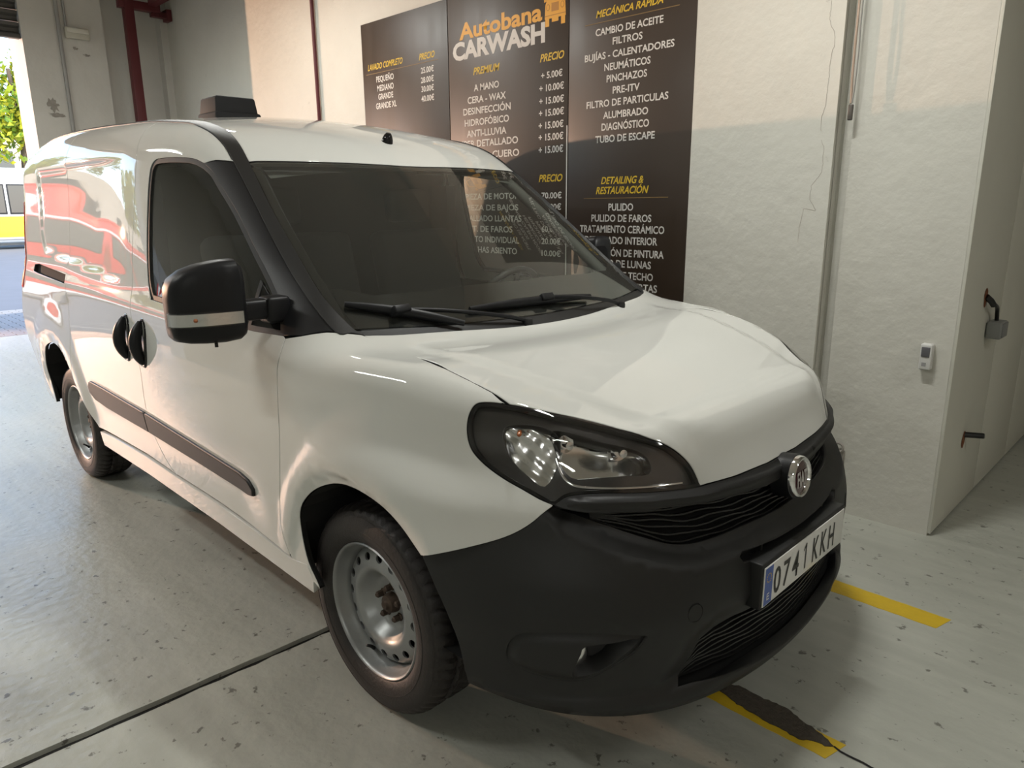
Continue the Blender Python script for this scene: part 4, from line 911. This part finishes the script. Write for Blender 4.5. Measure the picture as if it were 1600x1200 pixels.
# ---------------------------------------------------------------- door mirrors
def mirror_(s,par):
    M=[1,s,1]
    # housing: rounded box lofted in y, 10 sections; slab facing forward
    secs=[(-.932,.070,.150,-.02,.002),(-.940,.092,.198,-.01,.004),(-.958,.100,.224,0,.008),(-1.00,.104,.226,.0,.004),(-1.05,.104,.216,-.002,.0),(-1.09,.098,.198,-.006,-.006),(-1.117,.086,.172,-.010,-.013),(-1.128,.066,.140,-.012,-.018),(-1.133,.03,.085,-.012,-.02)]
    n=28; V=[];Fs=[]; a=np.linspace(0,2*math.pi,n,endpoint=False)
    for y,dx,dz,ox,oz in secs:
        for t in a:
            c,s_=math.cos(t),math.sin(t); V.append(np.array([-.455+ox+.20*(y+.94)+.5*dx*np.sign(c)*abs(c)**.5,y,1.188+oz+.5*dz*1.04*np.sign(s_)*abs(s_)**.45])*M)
    for k in range(len(secs)-1):
        for i in range(n): j=(i+1)%n; Fs.append((k*n+i,k*n+j,(k+1)*n+j,(k+1)*n+i))
    Fs.append(tuple(range(n))); Fs.append(tuple(range((len(secs)-1)*n,len(secs)*n)))
    h=mk('door_mirror',V,Fs,satin,par,auto=50)
    # lower shell seam and indicator lens
    iv=[(-.957,.0),(-.98,.003),(-1.02,.005),(-1.06,.004),(-1.095,-.002),(-1.120,-.012),(-1.134,-.028),(-1.137,-.05)]
    def band(z0,z1,o,m,name):
        V=[];Fs=[]
        for i,(y,ox) in enumerate(iv):
            fx=-.402+ox+o+.20*(y+.94); yy=y-(o if i>5 else 0)
            V+=[np.array([fx,yy,z1])*M,np.array([fx,yy,z0])*M,np.array([fx-.012,yy+ (0 if i<6 else .008),z0-.002])*M,np.array([fx-.012,yy+(0 if i<6 else .008),z1+.002])*M]
        for i in range(len(iv)-1):
            for j in range(4): Fs.append((4*i+j,4*i+(j+1)%4,4*i+4+(j+1)%4,4*i+4+j))
        Fs.append((0,3,2,1)); Fs.append(tuple(4*(len(iv)-1)+q for q in (0,1,2,3)))
        return mk(name,V,Fs,m,h,auto=40)
    band(1.132,1.166,.001,reflm,'indicator_back'); b=band(1.129,1.169,.006,lens,'indicator_lens')
    V,Fs=lathe([(.0001,.008),(.005,.005),(.006,0)],np.array([-.431,-1.085,1.149])*M,np.array([1,0,0]),12); mk('indicator_bulb',V,Fs,amber,h)
    # arm
    boxes('mirror_arm',[(-.49,min(-.96*s,-.83*s),1.130,-.425,max(-.96*s,-.83*s),1.190)],satin,h,bev=.012)
    boxes('mirror_foot',[(-.485,min(-.875*s,-.80*s),1.115,-.415,max(-.875*s,-.80*s),1.195)],satin,h,bev=.012)
    V=[(-.512,-.955,1.10),(-.545,-1.12,1.11),(-.545,-1.12,1.25),(-.512,-.955,1.275)]; mk('mirror_glass',[np.array(v)*M for v in V],[(0,1,2,3)],chrome,h,smooth=False)
    V,Fs=lathe([(.0001,.0),(.005,.0),(.005,.012),(.0001,.012)],np.array([-.44,-1.03,1.066])*M,(0,0,1),10); mk('drain_plug',V,Fs,rubber,h)
    return h
mirror_(1,dr); fm=mirror_(-1,dl)      # the far mirror is folded back against its door
Tf=Matrix.Translation((-.45,.85,0))@Matrix.Rotation(math.radians(62),4,'Z')@Matrix.Translation((.45,-.85,0))
for q in [fm]+list(fm.children):
    if q.name.split('.')[0] not in ('mirror_foot',): q.data.transform(Tf); q.data.update()
# ---------------------------------------------------------------- wipers
def on_ws(x,y,o):
    p=surf(Ortho((.3,0,1),up=(1,0,0)),Ortho((.3,0,1),up=(1,0,0)).to2(np.array([[x,y,1.1+.0]])),None,o)[0]; return p
def wiper(a,b,mid,piv,lab):
    # blade from a to b along the glass, arm from pivot to mid
    pts=[]; 
    for t in np.linspace(0,1,16):
        q=np.array(a)*(1-t)+np.array(b)*t; n_=np.array([.5,0,.86]); pts.append(q+n_*(.006*math.sin(math.pi*t)))
    V,Fs=sweep(pts,[.006+.006*math.sin(math.pi*min(1,max(0,t))) for t in np.linspace(.05,.95,16)],8,flat=1.3); w=mk('wiper',V,Fs,satin,van,auto=50); w['label']=lab
    mid=np.array(mid); pv=np.array(piv)
    c=mid*.5+pv*.5+np.array([.02,0,.022]); arm=[mid+np.array([0,0,.012]),mid*.75+pv*.25+np.array([.008,0,.02]),c,mid*.2+pv*.8+np.array([.01,0,.018]),pv+np.array([0,0,.008])]
    tube('wiper_arm',cat(arm,4),.007,satin,w,n=8); 
    boxes('blade_clip',[(-.02,-.03,-.012,.02,.03,.014)],satin,w,bev=.005,rot=Matrix.Translation(mid+np.array([0,0,.008]))@Matrix.Rotation(-.6,4,'Y')@Matrix.Rotation(.0,4,'Z'))
    V,Fs=lathe([(.0001,.02),(.014,.018),(.018,.008),(.020,-.01)],pv,(.2,0,1),20); mk('wiper_pivot',V,Fs,rubber,w,auto=40)
H_=lambda x,y,z,o=.012: tuple(np.array([x,y,z])+np.array([.55,0,.83])*o)
wiper(H_(-.288,-.700,1.160),H_(-.105,-.385,1.085),H_(-.20,-.56,1.126),(-.075,-.12,1.066),'wiper on the near side of the windscreen')
wiper(H_(-.150,-.320,1.118),H_(-.128,.275,1.108),H_(-.135,.03,1.114),(-.085,.42,1.070),'wiper on the far side of the windscreen')
# ---------------------------------------------------------------- aerial and roof ventilator
V,Fs=join(lathe([(.0001,.03),(.010,.029),(.017,.018),(.022,.004),(.024,-.012)],(-.985,0,1.722),(.35,0,1),20)); mk('antenna_base',V,Fs,gloss,van,auto=50)
def frus(name,cx,cy_,z0,z1,a0,b0,a1,b1,m,par,bev=.012):
    bm=bmesh.new(); v=[bm.verts.new((cx+sx*a,cy_+sy_*b,z)) for z,a,b in ((z0,a0,b0),(z1,a1,b1)) for sx,sy_ in ((-1,-1),(1,-1),(1,1),(-1,1))]
    for f in ((0,3,2,1),(4,5,6,7),(0,1,5,4),(1,2,6,5),(2,3,7,6),(3,0,4,7)): bm.faces.new([v[i] for i in f])
    bmesh.ops.bevel(bm,geom=bm.edges[:],offset=bev,segments=3,profile=.5,affect='EDGES'); me=bpy.data.meshes.new(name); bm.to_mesh(me); bm.free(); me.materials.append(m)
    me.polygons.foreach_set('use_smooth',[True]*len(me.polygons)); me.set_sharp_from_angle(angle=math.radians(40)); return link(bpy.data.objects.new(name,me),par)
rvm=mat('matt_black',(.016,.017,.019),.75)
rv=frus('roof_ventilator',-2.30,-.05,1.83,1.935,.120,.130,.112,.122,rvm,van); rv['label']='black roof ventilator housing'
frus('ventilator_lid',-2.305,-.05,1.925,2.012,.105,.115,.095,.105,rvm,rv)
# ---------------------------------------------------------------- cabin
greyfab=mat('seat_fabric',(.035,.035,.037),.85,bump=.2,bscale=400)
def seat(y,w):
    st=boxes('seat',[(-1.22,y-w,.66,-.72,y+w,.80)],greyfab,van,bev=.04)
    boxes('seat_backrest',[(-.06,-w,0,.06,w,.62)],greyfab,st,bev=.045,rot=Matrix.Translation((-1.22,y,.74))@Matrix.Rotation(-.25,4,'Y'))
    boxes('headrest',[(-.04,-.12,0,.04,.12,.16)],greyfab,st,bev=.03,rot=Matrix.Translation((-1.385,y,1.38))@Matrix.Rotation(-.15,4,'Y'))
seat(.40,.24); seat(-.32,.34)
db=surf(Ortho((.3,0,1),up=(1,0,0)),Ortho((.3,0,1),up=(1,0,0)).to2(np.array([[-.15,0,1.1]])))
V=[];Fs=[]; ys_=np.linspace(-.70,.70,29); prof=[(-.18,1.045),(-.28,1.075),(-.40,1.075),(-.50,1.05),(-.56,1.0),(-.58,.9),(-.54,.75),(-.50,.60)]
for y in ys_:
    bin_=.045*math.exp(-((y-.37)/.17)**2)
    for k,(x,z) in enumerate(prof): V.append((x+.09*(y/.7)**4*-1,y,z+(bin_ if 1<k<5 else 0)))
for i in range(28):
    for k in range(7): Fs.append((i*8+k,i*8+k+1,i*8+9+k,i*8+8+k))
mk('dashboard',V,Fs,darkint,van,auto=60)
wc=np.array([-.68,.37,1.03]); wn=np.array([-.85,0,.52]); wn/=np.linalg.norm(wn); u_=np.array([0,1.,0]); v_=np.cross(wn,u_)
ring=[wc+.185*(u_*math.cos(t)+v_*math.sin(t)) for t in np.linspace(0,2*math.pi,36,endpoint=False)]
stw=tube('steering_wheel',ring,.014,satin,van,n=8,closed=True)
V,Fs=lathe([(.0001,.02),(.05,.016),(.06,0),(.05,-.03)],wc-wn*.02,wn,20); mk('steering_hub',V,Fs,satin,stw)
for t in (0,math.pi,-math.pi/2): tube('spoke',[wc-wn*.02+.05*(u_*math.cos(t)+v_*math.sin(t)),wc+.18*(u_*math.cos(t)+v_*math.sin(t))],.012,satin,stw,n=6)
# inner A and B pillars, headliner, rear view mirror, door lining
for s in (-1,1):
    L=[(x-.01,s*(abs(y)-.035),z-.045) for x,y,z in STI[1:22]]
    tube('inner_pillar',L,.024,greyint if s>0 else darkint,van,n=8)
    boxes('door_lining',[(-1.50,min(s*.80,s*.845),.42,-.60,max(s*.80,s*.845),1.06)],darkint,van)
    boxes('inner_b_pillar',[(-1.60,min(s*.76,s*.70),.40,-1.44,max(s*.76,s*.70),1.56)],darkint,van)
V=[];Fs=[]; xx=np.linspace(-1.58,-.86,8)
for x in xx:
    for y in np.linspace(-.6,.6,13): V.append((x,y,float(ZC(np.array(x+.178*y*y)))-.05-.05*(y/.7)**2*sm(-x,.9,1.6)))
for i in range(7):
    for j in range(12): Fs.append((i*13+j,i*13+j+1,i*13+14+j,i*13+13+j))
mk('headliner',V,Fs,greyint,van)
boxes('cabin_floor',[(-1.6,-.85,.38,-.43,.85,.42),(-.45,-.5,.38,-.05,.5,.42)],darkint,van)
# ================================================================ WALL FITTINGS
pir=empty('motion_sensor',(.725,1.545,.81),'small white motion sensor mounted on the front of the white pier','sensor'); L0=(.725,1.545,.81)
whp=mat('white_plastic',(.62,.62,.60),.35)
boxes('housing',[(.703,1.505,.756,.749,1.545,.868)],whp,pir,bev=.006,loc=L0); boxes('sensor_window',[(.709,1.501,.812,.742,1.508,.856)],mat('grey_lens',(.12,.12,.13),.3),pir,bev=.003,loc=L0)
boxes('label',[(.715,1.5035,.772,.732,1.505,.788)],mat('grey_print',(.3,.3,.3),.5),pir,loc=L0)
holem=mat('brick_hole',(.16,.055,.02),.9,var=.5,vscale=50,bump=1,bscale=80); cabm=mat('black_cable',(.012,.012,.012),.4)
so=empty('hanging_socket',(.83,2.06,.90),'grey socket box hanging on a black cable from a hole in the pier','socket'); L0=(.83,2.06,.90)
V=[(.8305,1.93+.030*math.cos(t)*(1+.15*math.sin(3*t)),1.035+.045*math.sin(t)) for t in np.linspace(0,2*math.pi,18,endpoint=False)]; mk('wall_hole',V,[tuple(range(18))],holem,pier,smooth=False)
tube('cable',cat([(.835,1.935,1.03),(.86,1.96,1.005),(.862,2.02,.985),(.858,2.06,.95),(.858,2.075,.915)],5),.009,cabm,so,n=8,loc=L0)
tube('cable_gland',[(.832,1.93,1.04),(.85,1.945,1.02),(.858,1.965,1.00)],.014,cabm,so,n=8,loc=L0)
bx=boxes('socket_box',[(.832,2.01,.838,.895,2.125,.918)],mat('grey_box',(.22,.225,.22),.45),so,bev=.008,loc=L0)
boxes('socket_face',[(.893,2.018,.845,.899,2.118,.912)],mat('grey_face',(.17,.175,.175),.4),bx,bev=.002,loc=None)
for ch in bx.children: ch.data.transform(Matrix.Translation((-.83,-2.06,-.90)))
st2=empty('pipe_stub',(.83,1.93,.385),'black pipe stub poking out of a broken hole low in the pier','pipe')
V=[(.8305,1.905+.030*math.cos(t)*(1+.2*math.sin(2*t)),.370+.042*math.sin(t)) for t in np.linspace(0,2*math.pi,18,endpoint=False)]; mk('wall_hole',V,[tuple(range(18))],holem,pier,smooth=False)
tube('pipe',[(.80,1.915,.388),(.90,1.95,.392)],.0135,cabm,st2,n=12,loc=(.83,1.93,.385)); V,Fs=lathe([(.0001,.0),(.010,.0),(.0125,.003)],(.9005,1.9502,.392),(1,.35,.04),12); mk('pipe_end',V,Fs,conduitm,st2,loc=(.83,1.93,.385))
hc=empty('hanging_cable',(.325,1.49,2.6),'thin grey cables with a small connector hanging beside the pier joint','cable'); L0=(.325,1.49,2.6)
tube('cable',cat([(.330,1.488,3.6),(.327,1.486,2.3),(.330,1.485,2.1),(.328,1.486,1.95),(.323,1.487,1.87)],6),.0035,mat('grey_cable',(.3,.3,.28),.5),hc,n=6,loc=L0)
tube('cable',cat([(.312,1.490,3.6),(.312,1.490,2.3),(.313,1.49,2.0),(.318,1.489,1.87)],6),.005,mat('beige_cable',(.42,.33,.26),.6),hc,n=6,loc=L0)
boxes('connector',[(.312,1.478,1.80,.330,1.496,1.865)],mat('connector_metal',(.12,.11,.10),.4,metal=.5),hc,bev=.004,loc=L0)
hs=empty('wall_hose_fitting',(.41,1.54,.31),'small pale hose fitting on the pier behind the bumper','fitting'); L0=(.41,1.54,.31)
rr_=[(.405+.020*math.cos(t),1.525,.325+.022*math.sin(t)) for t in np.linspace(0,2*math.pi,20,endpoint=False)]; tube('ring',rr_,.006,peel,hs,n=6,closed=True,loc=L0)
boxes('plate',[(.395,1.53,.24,.43,1.545,.31)],peel,hs,bev=.003,loc=L0)
# ---------------------------------------------------------------- price boards
def boardmat():
    m,t,b=nodes('printed_board'); N=t.nodes;L=t.links
    b.inputs['Base Color'].default_value=(.034,.022,.014,1); b.inputs['Roughness'].default_value=.30; b.inputs['Specular IOR Level'].default_value=.55
    tc=N.new('ShaderNodeTexCoord'); n=N.new('ShaderNodeTexNoise'); n.inputs['Scale'].default_value=3.5; n.inputs['Detail'].default_value=7; L.new(tc.outputs['Object'],n.inputs['Vector'])
    mp=N.new('ShaderNodeMapping'); mp.inputs['Scale'].default_value=(14,14,.8); L.new(tc.outputs['Object'],mp.inputs[0]); n2=N.new('ShaderNodeTexNoise'); n2.inputs['Scale'].default_value=1; n2.inputs['Detail'].default_value=4; L.new(mp.outputs[0],n2.inputs['Vector'])
    a=N.new('ShaderNodeMath'); a.operation='ADD'; L.new(n.outputs['Fac'],a.inputs[0]); L.new(n2.outputs['Fac'],a.inputs[1])
    r=N.new('ShaderNodeMapRange'); r.inputs[1].default_value=.6; r.inputs[2].default_value=1.4; r.inputs[3].default_value=.34; r.inputs[4].default_value=.48; L.new(a.outputs[0],r.inputs[0]); L.new(r.outputs[0],b.inputs['Roughness'])
    return m
bm_=boardmat(); wtxt=mat('white_print',(.62,.61,.58),.4); ytxt=mat('yellow_print',(.62,.42,.03),.4); otxt=mat('amber_print',(.72,.36,.03),.4); linem=mat('line_print',(.20,.13,.05),.4)
BX=[(-3.302,-2.320),(-2.314,-1.279),(-1.273,-.460)]
labs=['dark price board with car wash prices, farthest from the pier','dark price board headed by the car wash logo','dark services board closest to the pier']
boards=[]
for (a,b),lb in zip(BX,labs):
    e=empty('price_board',((a+b)/2,1.497,1.6),lb,'sign','dark price boards on the far wall'); boards.append(e)
    boxes('board_panel',[(a,1.4975,.45,b,1.5145,2.765)],bm_,e,bev=.001,loc=((a+b)/2,1.497,1.6))
for s,x0,x1,z,h,kd,bi in TEXTS:
    m={'i':ytxt,'w':wtxt,'b':otxt,'B':wtxt}[kd]; e=boards[bi]
    text_mesh('lettering',s,h,x1-x0,(x0,1.4970,z),(1,0,0),(0,-1,0),m,e,shear=.28 if kd=='i' else 0,bold={'i':.022,'w':.02,'b':.03,'B':.045}[kd],rootloc=tuple(e.location))
def strip(x0,x1,z0,z1,m,e,name='printed_line'): boxes(name,[(x0,1.4962,z0,x1,1.4974,z1)],m,e,loc=tuple(e.location))
strip(-3.26,-2.42,2.412,2.416,linem,boards[0]); strip(-1.16,-.56,2.412,2.416,linem,boards[2]); strip(-1.15,-.58,1.490,1.494,linem,boards[2])
strip(-1.287,-1.279,.95,1.905,wtxt,boards[1],'edge_strip')
# little car pictogram beside the logo
e=boards[1]; lx,lz=-1.46,2.475; o_=1.4968
def poly(name,pts,m,y,par): 
    mk(name,[(lx+u,y,lz+v) for u,v in pts],[tuple(range(len(pts)))],m,par,smooth=False,loc=tuple(e.location))
dk=mat('amber_dark',(.42,.19,.02),.4)
poly('logo_car',[(0,.02),(.005,.095),(.02,.125),(.135,.125),(.155,.095),(.16,.02)],otxt,o_,e)
poly('logo_car',[(.03,.125),(.045,.20),(.06,.212),(.10,.212),(.115,.20),(.13,.125),(.122,.125),(.108,.195),(.052,.195),(.038,.125)],otxt,o_,e)
poly('logo_car',[(.005,-.02),(.005,.02),(.035,.02),(.035,-.02)],otxt,o_,e); poly('logo_car',[(.125,-.02),(.125,.02),(.155,.02),(.155,-.02)],otxt,o_,e)
poly('logo_car',[(.055,.0),(.055,.02),(.105,.02),(.105,.0)],otxt,o_,e)
poly('logo_car',[(-.005,.11),(-.005,.145),(.02,.145),(.02,.115)],otxt,o_,e); poly('logo_car',[(.14,.115),(.14,.145),(.165,.145),(.165,.11)],otxt,o_,e)
poly('logo_car',[(.052,.055),(.052,.10),(.108,.10),(.108,.055)],dk,o_-.0004,e)
for cx in (.026,.134): 
    a=np.linspace(0,2*math.pi,16,endpoint=False); poly('logo_car',[(cx+.014*math.cos(t),.08+.018*math.sin(t)) for t in a],dk,o_-.0004,e); poly('logo_car',[(cx+.010*math.cos(t),.08+.014*math.sin(t)) for t in a],otxt,o_-.0008,e)
poly('logo_car',[(.0,.038),(.0,.034),(.16,.034),(.16,.038)],dk,o_-.0004,e)
# ================================================================ THE STREET
roadm=mat('asphalt_road',(.16,.165,.18),.85,var=.12,vscale=2,bump=.3,bscale=60)
pavem=mat('concrete_paver',(.33,.31,.29),.8,var=.15,vscale=5)
S(boxes('street',[(-120,-60,-.25,-11.3,60,-.06)],roadm))
pv=S(boxes('pavement',[(-11.3,-40,-.2,-8.6,40,-.025)],mat('paver_joint',(.12,.115,.11),.9)))
bm=bmesh.new()
for i in range(26):
    for j in range(70):
        x=-8.62-i*.104; y=-5+j*.105; 
        if (i+j)%2: continue
        L_=.2 if True else .1
        a=.0; 
        w,h=(.200,.098) if (i//2+j//2)%2 else (.200,.098)
        v=[bm.verts.new(p) for p in ((x-.098,y,-.03),(x,y,-.03),(x,y+w,-.03),(x-.098,y+w,-.03),(x-.098,y,0),(x,y,0),(x,y+w,0),(x-.098,y+w,0))]
        for f in ((4,5,6,7),(0,1,5,4),(1,2,6,5),(2,3,7,6),(3,0,4,7)): bm.faces.new([v[q] for q in f])
me=bpy.data.meshes.new('paver'); bm.to_mesh(me); bm.free(); me.materials.append(pavem); o=link(bpy.data.objects.new('paver',me),pv); o['kind']='stuff'
# far pavement and pale building front behind the trees
S(boxes('far_pavement',[(-60,-60,-.06,-37.2,60,.06)],mat('pale_paving',(.42,.40,.37),.8)))
facm=mat('render_facade',(.55,.47,.38),.8,var=.08,vscale=.5)
bl=empty('building',(-62,6,0),'pale rendered building behind the street trees','building')
boxes('wall',[(-64,-30,0,-60,34,7)],facm,bl,loc=(-62,6,0))
wn_=mat('dark_pane',(.05,.06,.07),.1)
for i in range(12):
    for k in (1.2,4.0):
        w=boxes('window',[(-60.05,-26+i*5,k,-59.9,-23.6+i*5,k+1.6)],facm,bl,loc=(-62,6,0)); q=boxes('pane',[(-59.95,-25.8+i*5,k+.15,-59.85,-23.8+i*5,k+1.45)],wn_,w); q.data.transform(Matrix.Translation((62,-6,0)))
def bus(label,x,y0,y1,low,mid,roof,z1=2.95,band=(.40,1.18),name='bus'):
    e=empty(name,(x,(y0+y1)/2,0),label,'bus'); L0=(x,(y0+y1)/2,0)
    boxes('body',[(x-2.5,y0,.30,x,y1,z1)],low,e,bev=.12,loc=L0); boxes('roof',[(x-2.4,y0+.1,z1-.02,x-.1,y1-.1,z1+.12)],roof,e,bev=.05,loc=L0)
    boxes('colour_band',[(x-.01,y0+.05,band[0],x+.015,y1-.05,band[1])],mid,e,loc=L0)
    n=int((y1-y0)//1.5); w=(y1-y0-.4)/n
    for i in range(n):
        a=y0+.2+i*w; wf=boxes('window',[(x,a+.04,1.30,x+.02,a+w-.04,2.45)],rubber,e,bev=.01,loc=L0); q=boxes('pane',[(x+.02,a+.09,1.36,x+.03,a+w-.09,2.40)],wn_,wf); q.data.transform(Matrix.Translation((-L0[0],-L0[1],0)))
    for yy in (y0+3.6,y1-2.6):
        V,Fs=lathe([(.0001,.03),(.25,.03),(.28,.0),(.44,.02),(.47,-.02),(.47,-.2)],(x-.02,yy,.47),(1,0,0),28); mk('wheel',V,Fs,tyrem,e,loc=L0,auto=40)
    return e
redp=mat('bus_red',(.62,.02,.015),.35,coat=.5); whitep=mat('bus_white',(.75,.74,.72),.4,coat=.4); yelp=mat('bus_yellow',(.75,.50,.02),.4,coat=.3)
bus('white and yellow bus on the street beyond the shutter opening',-33,3.2,15.0,whitep,yelp,whitep,band=(.42,1.22))
rb_=bus('red bus with a white stripe across the street',-30,-19,-6.3,redp,whitep,redp,z1=2.95,band=(.34,.78)); boxes('white_stripe',[(-30.01,-18.9,2.50,-29.985,-6.4,2.60)],whitep,rb_,loc=tuple(rb_.location))
leafm=[]
for i,c in enumerate([(.16,.26,.02),(.30,.36,.02),(.42,.40,.02),(.09,.18,.015)]):
    m=mat('leaf_%s'%['green','lime','yellow','deep'][i],c,.55,var=.3,vscale=1.5); b=m.node_tree.nodes['Principled BSDF']; b.inputs['Transmission Weight'].default_value=0
    b.inputs['Subsurface Weight'].default_value=0; leafm.append(m)
barkm=mat('bark',(.10,.075,.05),.9,var=.3,vscale=10)
def tree(x,y,h,r,mi_,lab,n=4600):
    e=empty('street_tree',(x,y,0),lab,'tree','trees across the street')
    P=[(x,y,0),(x+.1,y,h*.25),(x,y+.15,h*.5),(x-.1,y,h*.75)]; V,Fs=sweep(cat(P,4),np.linspace(.24,.08,13),8); mk('trunk',V,Fs,barkm,e,loc=(x,y,0))
    V=[];Fs=[];mi=[]
    cl=[(rng.normal(0,.38,3)*[r,r,r*.75]+[x,y,h*.66]) for _ in range(26)]
    for k in range(n):
        c=cl[rng.integers(26)]; d=rng.normal(0,1,3); d/=np.linalg.norm(d); p=c+d*r*.33*rng.uniform(.6,1.05); 
        a=rng.normal(0,1,3); a/=np.linalg.norm(a); b=np.cross(a,rng.normal(0,1,3)); b/=np.linalg.norm(b); s_=rng.uniform(.12,.24); o=len(V)
        V+=[p-a*s_,p+b*s_*.5,p+a*s_,p-b*s_*.5]; Fs.append((o,o+1,o+2,o+3)); mi.append(int(rng.choice(4,p=[[.5,.3,.05,.15],[.2,.35,.35,.1],[.15,.25,.55,.05]][mi_])))
    mk('crown',V,Fs,leafm,e,mi=mi,smooth=False,loc=(x,y,0))
for i,(x,y,h,r,k,lb) in enumerate([(-38,6.9,10,3.1,1,'tall lime green street tree behind the end of the white and yellow bus'),(-38.5,-.2,9,2.75,2,'yellowing street tree between the two buses'),(-36.5,-7,9,2.6,1,'lime green street tree behind the front of the red bus'),(-38.5,-14.2,9,2.6,2,'yellowing street tree behind the middle of the red bus'),(-38,-20.8,9,2.75,1,'lime green street tree behind the rear of the red bus'),(-38,-27.7,9,2.75,0,'green street tree last in the row beyond the red bus')]): tree(x,y,h,r,k,lb)
for i,(x,y,z) in enumerate([(-46,7,3.0),(-46,-1.5,3.0),(-46,-10,3.0),(-46,-18.5,3)]):
    V=[];Fs=[]
    for k in range(2200):
        p=np.array([x+rng.normal(0,.7),y+rng.uniform(-4,4),rng.uniform(.1,z)]); a=rng.normal(0,1,3); a/=np.linalg.norm(a); b=np.cross(a,rng.normal(0,1,3)); b/=np.linalg.norm(b); s_=rng.uniform(.1,.2); o=len(V)
        V+=[p-a*s_,p+b*s_*.5,p+a*s_,p-b*s_*.5]; Fs.append((o,o+1,o+2,o+3))
    h=mk('hedge',V,Fs,leafm,mi=[int(q) for q in rng.choice(4,len(Fs),p=[.3,.35,.25,.1])],smooth=False); h['kind']='stuff'
